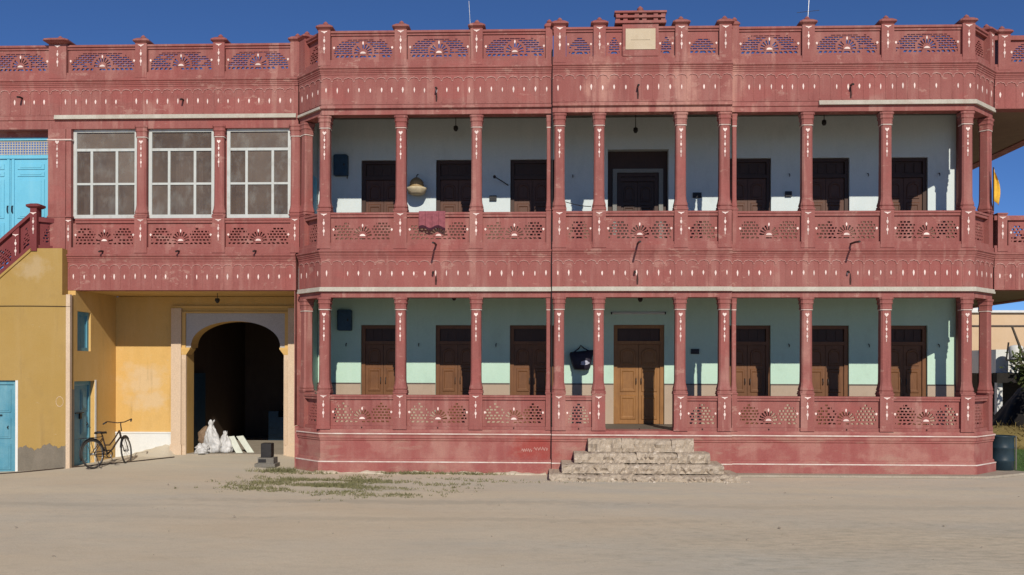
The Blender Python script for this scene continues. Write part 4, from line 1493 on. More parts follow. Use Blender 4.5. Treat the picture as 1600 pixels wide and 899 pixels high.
rub = MB()
for k in range(90):
    if rs.random() < 0.7:
        x, y, z = rs.uniform(-0.1, 4.0), -1.32 - abs(rs.gauss(0, 0.10)), -0.004
    else:
        i = rs.randrange(1, 4)
        x, y, z = rs.uniform(sd[i][0] + 0.1, sd[i][1] - 0.1), sd[i][2] + rs.uniform(0.16, 0.26), sd[i][3] - 0.012
    q = rs.uniform(0.010, 0.038)
    a0 = rs.uniform(0, 6)
    rub.loft([[(x + q * f * math.cos(a0 + a) * rs.uniform(0.7, 1.2), y + q * f * math.sin(a0 + a) * rs.uniform(0.7, 1.2), z + h * q) for a in (0, 1.05, 2.1, 3.14, 4.2, 5.2)] for f, h in ((1.0, 0), (0.9, 0.5), (0.5, 0.85))])
structure(rub.build('rubble', 'stone', steps), 'stuff')

# ------------------------------------------------------------------ things on the verandahs
def rbox(mb, x0, x1, y0, y1, z0, z1, r):
    rings = []
    for z, e in ((z0, r), (z0 + r * 0.3, r * 0.3), (z0 + r, 0), (z1 - r, 0), (z1 - r * 0.3, r * 0.3), (z1, r)):
        rings.append([(x0 + e + r, y0, z), (x1 - e - r, y0, z), (x1 - e - r * .3, y0 + .3 * r, z), (x1 - e, y0 + r, z), (x1 - e, y1, z), (x0 + e, y1, z), (x0 + e, y0 + r, z), (x0 + e + r * .3, y0 + .3 * r, z)])
    return mb.loft(rings)


for (x, z, lab) in ((-4.93, 6.85, 'dark blue rounded wall box on the pale upper verandah wall'), (-4.83, 3.14, 'dark blue rounded wall box on the mint lower verandah wall')):
    t = thing('wall_box', lab, 'box', (x, BACK, z), 'blue wall boxes')
    rbox(MB(), x - 0.17, x + 0.17, BACK - 0.16, BACK - 0.002, z, z + 0.50, 0.03).build('case', 'dimblue', t)
    MB().box(x - 0.13, x + 0.13, BACK - 0.172, BACK - 0.158, z + 0.05, z + 0.45).build('lid', 'dimblue', t)
    MB().box(x + 0.08, x + 0.11, BACK - 0.19, BACK - 0.171, z + 0.22, z + 0.28).build('latch', 'iron', t)

# hanging basket
bx, by, bz = -3.08, BACK - 0.26, 6.36
t = thing('hanging_basket', 'straw basket with domed lid and cream rim hung on the upper wall', 'basket', (bx, by, bz))
MB().lathe(bx, by, [(0.15, bz), (0.19, bz + 0.02), (0.235, bz + 0.11), (0.245, bz + 0.15), (0.22, bz + 0.16), (0.0, bz + 0.15)], 22).build('bowl', 'creamcloth', t, True)
MB().lathe(bx, by, [(0.20, bz + 0.155), (0.175, bz + 0.20), (0.15, bz + 0.27), (0.165, bz + 0.28), (0.12, bz + 0.35), (0.05, bz + 0.40), (0.0, bz + 0.41)], 22).build('lid', 'straw', t, True)
MB().tube([(bx, by, bz + 0.40), (bx, by + 0.03, bz + 0.46), (bx, BACK - 0.05, bz + 0.52), (bx, BACK + 0.01, bz + 0.53)], 0.012, 6).build('hook', 'iron', t)

# dark bag on a hook
gx_, gy_, gz_ = 0.83, BACK - 0.17, 2.22
t = thing('hanging_bag', 'dark purple bag with pale print hung on the mint wall beside main door', 'bag', (gx_, gy_, gz_))
rings = []
for zz, w, d in ((0, 0.17, 0.07), (0.03, 0.20, 0.10), (0.12, 0.225, 0.12), (0.28, 0.26, 0.115), (0.38, 0.285, 0.07), (0.44, 0.27, 0.03)):
    rings.append([(gx_ + w * math.cos(a) * (1.0 + 0.02 * math.sin(5 * a + zz * 20)), gy_ + d * math.sin(a), gz_ + zz + 0.03 * math.cos(a) * (zz / 0.44)) for a in [2 * math.pi * k / 20 for k in range(20)]])
MB().loft(rings).build('body', 'bag', t, True)
MB().tube([(gx_ - 0.2, gy_ + 0.01, gz_ + 0.40), (gx_ - 0.06, gy_ + 0.09, gz_ + 0.50), (gx_ - 0.01, BACK - 0.03, gz_ + 0.58), (gx_ + 0.06, gy_ + 0.09, gz_ + 0.51), (gx_ + 0.21, gy_ + 0.01, gz_ + 0.43)], 0.014, 6).build('strap', 'bag', t)
pr = MB()
for (px, pz, pw, ph) in ((0.03, 0.17, 0.05, 0.06), (0.09, 0.19, 0.06, 0.05), (0.14, 0.16, 0.05, 0.05), (0.06, 0.13, 0.09, 0.03)):
    pts = [(px + pw * math.cos(a), pz + ph * 0.6 * math.sin(a)) for a in [2 * math.pi * k / 9 for k in range(9)]]
    f = lambda x, z, o: (gx_ + x, gy_ - 0.118 * math.sqrt(max(0, 1 - (x / 0.26) ** 2)) - o, gz_ + z)
    pr.loft([[f(x, z, -0.01) for x, z in pts], [f(x, z, 0.006) for x, z in pts]])
pr.build('print', 'bagprint', t)

# plum cloth over the upper railing
cb = MB()
cx0, cx1 = -2.74, -2.17
N = 22
P1, P2 = [], []
sec = [(0.26, 5.42), (0.245, 5.612), (0.1, 5.616), (-0.035, 5.612), (-0.045, 5.55), (-0.048, 5.40), (-0.05, 5.27)]
rings = []
for k in range(N + 1):
    x = cx0 + (cx1 - cx0) * k / N
    wv = 0.010 * math.sin(k * 1.1) + 0.006 * math.sin(k * 2.3)
    low_ = 0.03 * math.sin(k * 0.5)
    rings.append([(x, y - (wv + 0.012 if i >= 4 else 0), z + (low_ if i == 6 else 0)) for i, (y, z) in enumerate(sec)] +
                 [(x, y - (wv + 0.012 if i >= 4 else 0) - (0.005 if i >= 3 else -0.005), z + (low_ if i == 6 else 0) + 0.005) for i, (y, z) in reversed(list(enumerate(sec)))])
cb.loft(rings)
cl = cb.build('draped_cloth', 'plum')
tag(cl, 'plum cloth draped over the upper verandah railing', 'cloth')
hm = MB()
rings = []
for k in range(N + 1):
    x = cx0 + (cx1 - cx0) * k / N
    wv = 0.010 * math.sin(k * 1.1) + 0.006 * math.sin(k * 2.3)
    z = 5.27 + 0.03 * math.sin(k * 0.5)
    rings.append([(x, -0.070 - wv, z - 0.045), (x, -0.060 - wv, z - 0.045), (x, -0.060 - wv, z + 0.012), (x, -0.072 - wv, z + 0.012)])
hm.loft(rings).build('hem', 'plumdark', cl)

# tube light over the main door
t = thing('tube_light', 'long unlit tube lamp above the golden main door', 'lamp', (2.18, BACK, 3.52))
MB().box(1.53, 2.83, BACK - 0.035, BACK - 0.002, 3.55, 3.60).build('batten', 'farwhite', t)
MB().tube([(1.56, BACK - 0.055, 3.555), (2.80, BACK - 0.055, 3.555)], 0.018, 8).build('tube', 'tube', t)
for x in (1.545, 2.815):
    MB().box(x - 0.015, x + 0.015, BACK - 0.075, BACK - 0.036, 3.535, 3.59).build('holder', 'black', t)

# ceiling lamps
def bulb(x, y, zc, h, lab):
    t = thing('ceiling_lamp', lab, 'lamp', (x, y, zc - h))
    MB().tube([(x, y, zc + 0.01), (x, y, zc - h + 0.12)], 0.01, 6).build('rod', 'iron', t)
    MB().lathe(x, y, [(0.02, zc - h + 0.13), (0.05, zc - h + 0.11), (0.055, zc - h + 0.05), (0.03, zc - h), (0.0, zc - h - 0.005)], 12).build('shade', 'iron', t)


bulb(-2.12, 1.7, 8.22, 0.45, 'dark ceiling lamp over the basket bay of the upper verandah')
bulb(2.05, 1.7, 8.22, 0.52, 'dark ceiling lamp before the upper middle doorway')
bulb(6.33, 1.6, 8.22, 0.40, 'dark ceiling lamp over the upper bay right of the joint')
bulb(-2.14, 1.6, 4.18, 0.36, 'dark ceiling lamp over the lower bay with no hanging things')
bulb(2.12, 1.2, 4.18, 0.42, 'dark ceiling lamp above the tube lamp and main door')

# wall switch boxes, hooks, bracket lamp
SWL = ['black switch box on the pale wall beside the bracket arm', 'black switch box on the pale wall beside the upper middle doorway', 'black switch box low on the pale wall between two upper doors', 'black switch box on the mint wall beside the golden door']
for (px, z, w, lab) in ((-1.28, 6.25, 0.17, SWL[0]), (3.56, 6.30, 0.20, SWL[1]), (5.70, 6.32, 0.15, SWL[2]), (3.52, 2.60, 0.19, SWL[3])):
    t = thing('switch_box', lab, 'switch', (px, BACK, z), 'switch boxes')
    MB().box(px - w / 2, px + w / 2, BACK - 0.05, BACK - 0.001, z, z + 0.12).build('case', 'black', t)
    for k in range(3):
        MB().box(px - w / 3 + k * w / 3 - 0.015, px - w / 3 + k * w / 3 + 0.015, BACK - 0.058, BACK - 0.049, z + 0.04, z + 0.08).build('switch_key', 'iron', t)
HK = MB().tube([(0, 0, 0.06), (0, -0.05, 0.05), (0, -0.07, 0.0), (0, -0.05, -0.03), (0, -0.03, 0.0)], 0.011, 6).mesh('wall_hook', 'iron')
for z, xs in ((6.80, (-4.78, 0.62, 5.72, 7.55, 9.2)), (2.78, (-4.80, -3.05, -1.2, 5.72, 7.58, 9.2))):
    for x in xs:
        o = put('wall_hook', HK, None, (x, BACK + 0.001, z))
        tag(o, 'small dark iron hook on the %s verandah wall' % ('pale upper' if z > 5 else 'mint lower'), 'hook', 'iron hooks on the %s wall' % ('upper' if z > 5 else 'lower'))
t = thing('bracket_arm', 'thin dark bracket arm on the upper wall beside a door', 'bracket', (-1.2, BACK, 6.7))
MB().tube([(-0.92, BACK + 0.001, 6.62), (-1.05, BACK - 0.16, 6.68), (-1.22, BACK - 0.30, 6.76)], 0.012, 6).build('arm', 'iron', t)
MB().lathe(-1.23, BACK - 0.31, [(0.0, 6.72), (0.03, 6.73), (0.035, 6.78), (0.01, 6.80)], 10).build('socket', 'iron', t)
tag(MB().tube([(0.40 + 0.062 * k, 0.17, 5.84 - 0.10 * math.sin(k / 11 * 2.0)) for k in range(10)], 0.009, 5).build('clothes_line', 'iron'), 'short dark cord slung between two upper verandah columns', 'cord')

# yellow flag on the rear chamfer column
t = thing('yellow_flag', 'yellow cloth flag hanging limp from a short pole at the chamfered corner', 'flag', (9.72, 0.52, 5.62))
MB().tube([(9.60, 0.46, 5.66), (9.60, 0.46, 6.60)], 0.013, 6).build('pole', 'wooddark', t)
fl = MB()
rings = []
for k in range(9):
    z = 6.58 - 0.70 * k / 8
    w = 0.02 + 0.12 * math.sin(math.pi * min(1, k / 8 * 0.72)) ** 1.1
    ring = []
    for s in range(7):
        u = s / 6
        ring.append((9.611 + w * u, 0.46 - 0.035 * math.sin(u * 7 + k * 0.5) * u, z - 0.10 * u))
    rings.append(ring + [(x, y + 0.006, zz) for x, y, zz in reversed(ring)])
fl.loft(rings).build('cloth', 'yellowcloth', t, True)

# ------------------------------------------------------------------ yard things
# bicycle, built along +X then turned
bike = tag(put('bicycle', None, None, (-9.98, 0.28, ground_z(-9.98, 0.28)), rad(71)), 'rusty brown bicycle propped on its stand beside the blue side door', 'bicycle')
WORLD['bicycle'] = (Vector((-9.98, 0.28, ground_z(-9.98, 0.28))), rad(71))
LEAN = rad(7)


def bput(name, mb, mat, parent=None, steer=0.0, smooth=True):
    """local bicycle space: x forward, z up, rear axle over the origin"""
    if steer:
        c, s = math.cos(steer), math.sin(steer)
        mb.map(lambda x, y, z: (0.98 + (x - 0.98) * c - y * s, (x - 0.98) * s + y * c, z))
    cl_, sl_ = math.cos(LEAN), math.sin(LEAN)
    mb.map(lambda x, y, z: (x, y * cl_ + z * sl_, z * cl_ - y * sl_))
    o = bpy.data.objects.new(name, mb.mesh(name, mat, smooth))
    COL.objects.link(o)
    o.parent = parent or bike
    return o


R = 0.325
for cx, st_ in ((0.0, 0.0), (1.03, rad(24))):
    w = MB()
    w.ring((cx, 0, R), (1, 0, 0), (0, 0, 1), R - 0.035, 0.012, 32, 6)
    for k in range(18):
        a = 2 * math.pi * k / 18
        s = 0.02 if k % 2 else -0.02
        w.tube([(cx, s, R), (cx + (R - 0.04) * math.cos(a), 0, R + (R - 0.04) * math.sin(a))], 0.0022, 4)
    w.tube([(cx, -0.05, R), (cx, 0.05, R)], 0.022, 8)
    wo_ = bput('wheel', w, 'chrome', None, st_)
    bput('tyre', MB().ring((cx, 0, R), (1, 0, 0), (0, 0, 1), R - 0.018, 0.020, 36, 8), 'rubber', wo_, st_)
    m = MB()
    a0, a1 = (0.15, 3.5) if cx == 0 else (0.9, 2.9)
    pts = [(cx + (R + 0.02) * math.cos(a0 + (a1 - a0) * k / 16), 0, R + (R + 0.02) * math.sin(a0 + (a1 - a0) * k / 16)) for k in range(17)]
    m.tube(pts, 0.018, 6)
    bput('mudguard', m, 'iron', None, st_)
fr = MB()
bb_, hd0, hd1, stp = (0.43, 0, 0.29), (0.88, 0, 0.66), (0.85, 0, 0.80), (0.33, 0, 0.72)
fr.tube([bb_, (0.38, 0, 0.50), stp], 0.016, 8)
fr.tube([bb_, (0.60, 0, 0.40), (0.75, 0, 0.55), hd0], 0.020, 8)
fr.tube([(0.38, 0, 0.50), (0.52, 0, 0.49), (0.70, 0, 0.64), hd1], 0.016, 8)
for s in (-0.045, 0.045):
    fr.tube([(0.43, s * 0.6, 0.29), (0, s, R)], 0.010, 6)
    fr.tube([(0.345, s * 0.4, 0.66), (0, s, R)], 0.009, 6)
fr.tube([hd0, hd1], 0.022, 8)
bput('frame', fr, 'rust')
fk = MB()
for s in (-0.05, 0.05):
    fk.tube([(0.89, s * 0.8, 0.64), (0.95, s, 0.48), (1.03, s, R)], 0.011, 6)
fk.tube([(0.885, -0.05, 0.645), (0.885, 0.05, 0.645)], 0.014, 6)
bput('fork', fk, 'rust', None, rad(24))
hb = MB()
hb.tube([(0.85, 0, 0.78), (0.83, 0, 0.93), (0.86, 0, 0.98)], 0.014, 8)
hb.tube([(0.66, -0.30, 0.99), (0.78, -0.27, 1.03), (0.86, -0.08, 0.98), (0.86, 0.08, 0.98), (0.78, 0.27, 1.03), (0.66, 0.30, 0.99)], 0.012, 8)
ho = bput('handlebar', hb, 'rust', None, rad(24))
for s in (-1, 1):
    bput('grip', MB().tube([(0.63, s * 0.308, 0.98), (0.75, s * 0.28, 1.02)], 0.019, 8), 'rubber', ho, rad(24))
sd_ = MB()
rings = []
for x, w, z in ((0.17, 0.07, 0.80), (0.20, 0.10, 0.815), (0.28, 0.10, 0.805), (0.36, 0.05, 0.80), (0.44, 0.028, 0.80), (0.46, 0.015, 0.795)):
    rings.append([(x, -w, z - 0.03), (x, -w * 0.8, z), (x, 0, z + 0.008), (x, w * 0.8, z), (x, w, z - 0.03), (x, 0, z - 0.045)])
sd_.loft(rings)
sd_.tube([(0.33, 0, 0.71), (0.32, 0, 0.77)], 0.013, 6)
bput('saddle', sd_, 'iron')
rk = MB()
for s in (-0.06, 0.0, 0.06):
    rk.tube([(-0.28, s, 0.69), (0.27, s, 0.69)], 0.007, 5)
for x in (-0.28, -0.05, 0.2):
    rk.tube([(x, -0.065, 0.69), (x, 0.065, 0.69)], 0.007, 5)
for s in (-0.06, 0.06):
    rk.tube([(-0.08, s, 0.69), (0, s, R)], 0.006, 5)
bput('rear_rack', rk, 'iron')
cg = MB()
cg.ring((0.43, -0.06, 0.29), (1, 0, 0), (0, 0, 1), 0.085, 0.012, 20, 6)
cg.tube([(0.43, -0.06, 0.375), (0.0, -0.055, R + 0.035)], 0.012, 6)
cg.tube([(0.43, -0.06, 0.205), (0.0, -0.055, R - 0.035)], 0.008, 6)
bput('chain_guard', cg, 'iron')
for s, dz in ((-1, -0.15), (1, 0.15)):
    c = MB()
    c.tube([(0.43, s * 0.08, 0.29), (0.47, s * 0.09, 0.29 + dz)], 0.010, 6)
    co = bput('crank', c, 'chrome')
    bput('pedal', MB().box(0.43, 0.51, min(s * 0.10, s * 0.19), max(s * 0.10, s * 0.19), 0.28 + dz, 0.30 + dz), 'rubber', co)
bput('kickstand', MB().tube([(0.05, -0.05, 0.30), (0.03, -0.16, 0.005)], 0.009, 6), 'iron')

# drifted sand against the gate wall
sh = MB()
NX, NY = 16, 8
for j in range(NY + 1):
    for i in range(NX + 1):
        x = -10.35 + 1.32 * i / NX
        y = 2.05 + 0.625 * j / NY
        u, v = i / NX, j / NY
        e = min(1, (NX - i) / 4)
        e = e * e * (3 - 2 * e)
        sh.v.append((x, y, ground_z(x, y) - 0.02 + 0.36 * (u ** 1.1) * (v ** 1.3) * e + 0.01 * math.sin(i * 2 + j)))
for j in range(NY):
    for i in range(NX):
        a = j * (NX + 1) + i
        sh.f.append((a, a + 1, a + NX + 2, a + NX + 1))
tag(sh.build('sand_drift', 'sand', None, True), 'low sand drift banked against the whitewashed base of the gate wall', 'sand heap')

# sacks, boards and bundle in the gateway
def sack(name, lab, cx, cy, z0, w, d, h, mat, seed, rz=0.0, neck=True):
    r = random.Random(seed)
    rings = []
    ph = [r.uniform(0, 6) for _ in range(6)]
    prof = [(0.75, 0), (1.0, 0.06), (1.05, 0.25), (0.95, 0.5), (0.72, 0.68), (0.42, 0.80), (0.30, 0.86), (0.40, 0.95), (0.30, 1.0)] if neck else [(0.8, 0), (1, 0.1), (1, 0.4), (0.85, 0.75), (0.5, 0.95), (0.2, 1.0)]
    NR = 26
    for i in range(NR + 1):
        u = i / NR
        k = max(j for j in range(len(prof)) if prof[j][1] <= u + 1e-6)
        k = min(k, len(prof) - 2)
        (f0, z0_), (f1, z1_) = prof[k], prof[k + 1]
        q0 = (u - z0_) / (z1_ - z0_)
        q0 = q0 * q0 * (3 - 2 * q0)
        f, zz = f0 + (f1 - f0) * q0, u
        ring = []
        for j in range(40):
            a = 2 * math.pi * j / 40
            q = 1 + 0.16 * math.sin(2 * a + ph[0] + zz * 4) + 0.08 * math.sin(5 * a + ph[1] - zz * 7)
            q -= 0.10 * abs(math.sin(4.5 * a + ph[2] + zz * 6)) ** 6 + 0.08 * abs(math.sin(6.5 * a + ph[3] - zz * 9)) ** 8
            q -= 0.10 * abs(math.sin(zz * 11 + 1.5 * math.sin(a * 2 + ph[4]))) ** 10
            ring.append((cx + w * f * q * math.cos(a + rz) + 0.14 * w * math.sin(zz * 5 + ph[3]), cy + d * f * q * math.sin(a + rz), z0 + h * zz + 0.03 * math.sin(3 * a + ph[4]) * min(1, zz * 4)))
        rings.append(ring)
    o = MB().loft(rings).build(name, mat, None, True)
    return tag(o, lab, 'sack', 'sacks heaped in the gateway')


sack('sack', 'white plastic sack with twisted neck standing just inside the arch', -8.30, 2.95, 0.128, 0.21, 0.17, 0.80, 'sack', 4)
sack('sack', 'slumped white sack lying low beside the standing sack', -8.48, 2.72, 0.122, 0.19, 0.15, 0.24, 'sack', 9, 0, False)
sack('sack', 'brown sack slumped behind the white sacks', -8.55, 3.35, 0.128, 0.26, 0.2, 0.62, 'room', 12, 0, False)
sack('sack', 'small white sack slumped against the pale boards', -7.98, 3.02, 0.128, 0.15, 0.13, 0.52, 'sack', 15)
for k, (xa, xb) in enumerate(((-7.96, -7.70), (-7.78, -7.46))):
    b = MB()
    y = 2.95 + 0.14 * k
    b.loft([[(xb, y, 0.127), (xb + 0.17, y, 0.127), (xb + 0.17, y + 0.03, 0.127), (xb, y + 0.03, 0.127)],
            [(xa, y + 0.12, 0.52), (xa + 0.17, y + 0.12, 0.54), (xa + 0.17, y + 0.15, 0.54), (xa, y + 0.15, 0.52)]])
    tag(b.build('board', 'pvc'), ['short pale board touching the small white sack', 'short pale board leaning beside the first, farther from the sacks'][k], 'board', 'pale boards in the gateway')

# black block on its grey stone foot
bx, by = -6.28, 0.85
gz0 = ground_z(bx, by)
t = thing('stone_block_stand', 'black block standing on a stepped grey stone foot beside the gateway', 'stone stand', (bx, by, gz0))
f = MB()
f.box(bx - 0.23, bx + 0.23, by - 0.20, by + 0.20, gz0 - 0.01, gz0 + 0.07)
f.box(bx - 0.17, bx + 0.19, by - 0.16, by + 0.16, gz0 + 0.07, gz0 + 0.20)
f.build('foot', 'greystone', t)
MB().box(bx - 0.15, bx + 0.02, by - 0.175, by - 0.158, gz0 + 0.10, gz0 + 0.17).build('foot_panel', 'iron', t)
g = MB()
rbox(g, bx - 0.12, bx + 0.12, by - 0.11, by + 0.11, gz0 + 0.201, gz0 + 0.52, 0.02)
g.build('block', 'iron', t)

# cable lying across the yard
pts = []
for k in range(31):
    u = k / 30
    x = -14 + 5.1 * u
    y = -0.55 + 2.6 * u ** 2.2 + 0.03 * math.sin(k * 0.7)
    pts.append((x, y, ground_z(x, y) + 0.010))
tag(MB().tube(pts, 0.013, 5).build('ground_cable', 'rust'), 'thin brown cable lying across the dust towards the gateway', 'cable')
# white stone at the left
w = MB()
w.lathe(-12.02, -0.28, [(0.09, -0.12), (0.13, -0.06), (0.11, 0.0), (0.05, 0.03), (0.0, 0.035)], 12)
tag(w.build('white_stone', 'farwhite', None, True), 'rounded whitewashed stone on the dust by the blue front door', 'stone')

# blue drum beside the plinth
dx, dy = 10.02, 0.95
t = thing('plastic_drum', 'dark blue plastic drum standing beside the plinth end', 'drum', (dx, dy, 0.0))
MB().lathe(dx, dy, [(0.23, 0.048), (0.25, 0.06), (0.25, 0.24), (0.262, 0.26), (0.25, 0.28), (0.25, 0.52), (0.262, 0.54), (0.25, 0.56), (0.25, 0.76), (0.265, 0.78), (0.265, 0.80), (0.22, 0.80), (0.21, 0.70), (0.0, 0.70)], 26).build('shell', 'drum', t, True)
MB().tube([(dx + 0.262, dy - 0.1, 0.06), (dx + 0.262, dy - 0.1, 0.80)], 0.016, 6).build('side_bar', 'greystone', t)

# ------------------------------------------------------------------ background at the right
far = thing('far_building', 'low peach walled building with flat parapet beyond the yard', 'building', (18, 24, 0))
MB().box(8, 34, 22, 32, -0.05, 4.75).build('wall', 'peach', far)
MB().box(7.9, 34.1, 21.85, 32.1, 4.75, 4.85).build('parapet', 'farwhite', far)
MB().box(7.95, 34, 21.93, 22.05, 4.15, 4.20).build('string_course', 'dadoline', far)
for x in (14.2, 16.6, 19.0):
    MB().box(x, x + 0.9, 21.96, 22.05, 1.65, 3.05).build('window', 'dark', far)
MB().box(17.4, 19.0, 21.9, 22.6, 4.851, 5.3).build('roof_tank_base', 'farwhite', far)
shed = thing('white_shed', 'whitewashed shed with dark roof edge and open dark front', 'shed', (21, 17.5, 0))
MB().box(17.0, 26, 16.0, 19, 2.1, 3.0).build('wall', 'farwhite', shed)
MB().box(16.9, 26.1, 15.7, 16.05, 1.75, 2.12).build('roof_edge', 'dark', shed)
MB().box(17.0, 26, 17.5, 19, -0.05, 2.1).build('back', 'tarp', shed)
for x in (17.05, 20.2, 23.4):
    MB().box(x, x + 0.2, 16.0, 16.2, -0.05, 2.09).build('post', 'farwhite', shed)
# white tank on its bracket
t = thing('water_tank', 'small white tank on a dark slanting bracket before the shed', 'tank', (17.35, 15.2, 2.6))
MB().lathe(17.35, 15.2, [(0.22, 2.62), (0.24, 2.64), (0.25, 3.05), (0.20, 3.12), (0.06, 3.15), (0.0, 3.16)], 16).build('tank', 'farwhite', t, True)
br = MB()
br.tube([(17.0, 15.2, 2.60), (17.75, 15.2, 2.60)], 0.035, 6)
br.tube([(17.1, 15.2, 2.60), (18.2, 15.6, 1.95)], 0.035, 6)
br.tube([(17.0, 15.2, 2.60), (17.08, 15.2, 3.25)], 0.03, 6)
br.build('bracket', 'iron', t)
tag(MB().tube([(15.15, 11.0, 3.65), (15.65, 11.2, 2.6), (16.05, 11.4, 1.5), (16.4, 11.5, -0.05)], [0.035, 0.045, 0.05, 0.055], 7).build('leaning_pole', 'bark'), 'bare grey pole leaning in front of the white shed', 'pole')

# heap under a tarpaulin and dry thatch in front
hp = MB()
rings = []
for k, (f, z) in enumerate(((1.0, -0.03), (0.93, 0.35), (0.80, 0.8), (0.66, 1.25), (0.50, 1.65), (0.34, 1.85), (0.10, 1.93))):
    rings.append([(16.3 + 2.15 * f * math.cos(a) * (1 + 0.05 * math.sin(5 * a + k) + 0.03 * math.sin(13 * a)), 10.6 + 1.6 * f * math.sin(a) * (1 + 0.05 * math.sin(7 * a + k)), z + (0.05 * math.sin(4 * a) if k else 0)) for a in [2 * math.pi * j / 44 for j in range(44)]])
tag(hp.loft(rings).build('covered_heap', 'tarp', None, True), 'tall pointed heap under dark tarpaulin behind the dry thatch', 'heap')
rt = random.Random(5)
th = MB()
for k in range(1500):
    a, q = rt.uniform(0, 6.28), rt.random() ** 0.5
    x, y = 13.6 + 2.6 * q * math.cos(a), 7.6 + 0.9 * q * math.sin(a)
    z = 0.62 * (1 - q * q) * rt.uniform(0.5, 1.1)
    d = Vector((rt.uniform(-1, 1), rt.uniform(-1, 1), rt.uniform(-0.2, 0.7))).normalized() * rt.uniform(0.15, 0.4)
    s = Vector((-d.y, d.x, 0.02)).normalized() * 0.018
    p = Vector((x, y, max(0.02, z)))
    th.quad(p - s, p + s, p + d + s * 0.3, p + d - s * 0.3)
tt = thing('thatch_heap', 'low heap of olive brown dry thatch on the grass by the drum', 'heap', (13.6, 7.6, 0))
base = MB()
rings = []
for f, z in ((1.0, -0.02), (0.9, 0.25), (0.6, 0.48), (0.2, 0.58)):
    rings.append([(13.6 + 2.6 * f * math.cos(a), 7.6 + 0.95 * f * math.sin(a), z + (0.05 * math.sin(5 * a) if z > 0 else 0)) for a in [2 * math.pi * j / 24 for j in range(24)]])
base.loft(rings).build('mound', 'thatch', tt, True)
structure(th.build('straw', 'thatch', tt), 'stuff')


def tree(lab, x, y, h, cr, seed, n=2600, leaf=0.11):
    r = random.Random(seed)
    t = thing('tree', lab, 'tree', (x, y, 0), 'trees beyond the yard')
    tk = MB()
    tk.tube([(x, y, -0.1), (x + 0.05, y, h * 0.25), (x - 0.06, y + 0.05, h * 0.5), (x, y, h * 0.8)], [0.14, 0.11, 0.08, 0.03], 8)
    cl = []
    for k in range(16):
        a = r.uniform(0, 6.28)
        b = Vector((x, y, h * r.uniform(0.3, 0.6)))
        e = b + Vector((math.cos(a) * cr * r.uniform(0.4, 1), math.sin(a) * cr * r.uniform(0.4, 1), h * r.uniform(0.12, 0.4)))
        tk.tube([b, (b + e) / 2 + Vector((0, 0, 0.08)), e], [0.05, 0.03, 0.012], 5)
        cl += [e, (b + e) / 2 + Vector((0, 0, 0.15))]
    tk.build('trunk', 'bark', t)
    c = MB()
    for k in range(n):
        q = r.choice(cl)
        p = q + Vector((r.gauss(0, 1), r.gauss(0, 1), r.gauss(0, 0.8))) * cr * 0.22
        u = Vector((r.uniform(-1, 1), r.uniform(-1, 1), r.uniform(-1, 1))).normalized()
        w = u.cross(Vector((r.uniform(-1, 1), r.uniform(-1, 1), r.uniform(-1, 1)))).normalized()
        s = leaf * r.uniform(0.6, 1.3)
        c.quad(p - u * s, p + w * s * 0.45, p + u * s, p - w * s * 0.45)
    c.build('crown', 'leaf', t)


tree('thin olive tree with open crown behind the leaning pole', 14.75, 8.8, 3.5, 0.62, 21, 1500, 0.075)
tree('dense dark tree shading the covered heap', 17.8, 9.4, 4.2, 1.6, 22, 4200, 0.13)
tree('bushy tree standing beside the white shed corner', 19.8, 14.2, 4.4, 1.8, 23, 4200, 0.14)

# ------------------------------------------------------------------ wires and rods against the sky
tag(MB().tube([(-1.70, 1.2, 8.66), (-1.72, 1.2, 9.6), (-1.78, 1.2, 10.6)], 0.005, 5).build('antenna_rod', 'chrome'), 'thin pale antenna rod behind the left parapet', 'antenna')
t = thing('antenna', 'thin bent antenna wire rising behind the right parapet post', 'antenna', (5.75, 1.2, 8.66))
MB().tube([(5.72, 1.2, 8.66), (5.74, 1.2, 9.5), (5.84, 1.2, 10.0), (5.88, 1.2, 10.7)], 0.006, 5).build('mast', 'chrome', t)
MB().tube([(5.6, 1.2, 10.25), (6.1, 1.2, 10.3)], 0.006, 4).build('crossbar', 'chrome', t)
pts = [(12.0 + 0.75 * k, 9.0 + 1.5 * k, 8.4 - 0.72 * k - 0.05 * k * (8 - k) * 0.2) for k in range(9)]
tag(MB().tube(pts, 0.012, 5).build('overhead_wire', 'iron'), 'thin dark wire sloping down from the side balcony roof', 'wire')

# ------------------------------------------------------------------ grass and pebbles in the yard
rg = random.Random(11)
gr = MB()


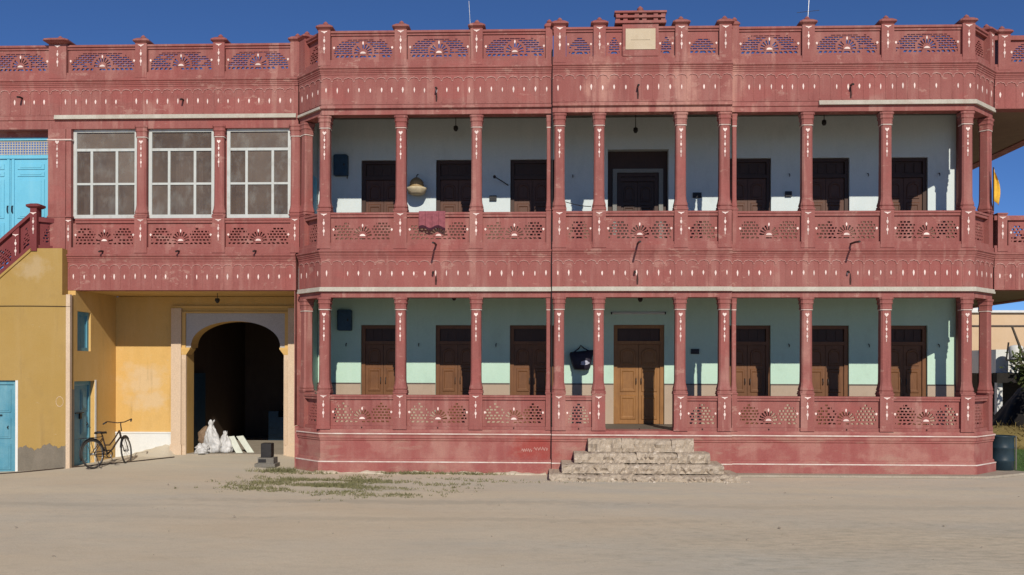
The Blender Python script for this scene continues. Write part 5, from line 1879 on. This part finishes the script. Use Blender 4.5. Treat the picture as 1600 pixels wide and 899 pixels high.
def blade(x, y, h):
    a = rg.uniform(0, 6.28)
    dx, dy = math.cos(a), math.sin(a)
    w = 0.006 + 0.006 * rg.random()
    z = ground_z(x, y) - 0.006
    l = rg.uniform(0.3, 1.0) * h
    b = rg.uniform(0, 6.28)
    gr.quad((x - dx * w, y - dy * w, z), (x + dx * w, y + dy * w, z), (x + math.cos(b) * l, y + math.sin(b) * l, z + h * rg.uniform(0.5, 1)))


for cx, cy, sx, sy, nn, h in ((-5.3, 0.05, 0.45, 0.10, 900, 0.10), (-4.5, -1.9, 0.75, 0.50, 7000, 0.055), (-3.6, -2.4, 0.9, 0.6, 4500, 0.05), (-2.9, -3.5, 0.35, 0.25, 900, 0.05),
                              (-2.6, -0.22, 0.8, 0.06, 1600, 0.07), (-4.2, -0.25, 0.8, 0.06, 500, 0.06), (-1.6, -1.4, 0.7, 0.3, 500, 0.045), (-5.6, -2.6, 0.3, 0.2, 500, 0.05)):
    k = 0
    while k < nn:
        tx, ty = rg.gauss(cx, sx), rg.gauss(cy, sy)
        if ty > -0.10 and tx > -5.4:
            continue
        if math.sin(tx * 3.1 + 1.3 * math.sin(ty * 5)) + math.sin(ty * 7 + tx * 1.7) + rg.uniform(-0.8, 0.8) < 0.1:
            k += 2
            continue
        for _ in range(5):
            blade(tx + rg.gauss(0, 0.03), min(ty + rg.gauss(0, 0.03), 0.3), h * rg.uniform(0.5, 1.5))
        k += 5
structure(gr.build('grass', 'grass'), 'stuff')
gl = MB()
gr = gl
for k in range(3000):
    x, y = rg.uniform(10.6, 15), 1.1 + 7 * rg.random() ** 1.3
    blade(x, y, 0.10)
structure(gl.build('lawn_grass', 'lawn'), 'stuff')
pb = MB()
for k in range(110):
    x, y = rg.uniform(-9, 10), rg.uniform(-10.5, -1.6)
    s = 0.007 + 0.016 * rg.random() ** 4
    z = -0.002
    pb.loft([[(x + s * math.cos(a) * rg.uniform(0.8, 1.2), y + s * math.sin(a) * rg.uniform(0.8, 1.2), z + q) for a in (0, 1.26, 2.5, 3.77, 5.03)] for q in (0, s * 0.8)])
structure(pb.build('pebbles', 'concrete'), 'stuff')
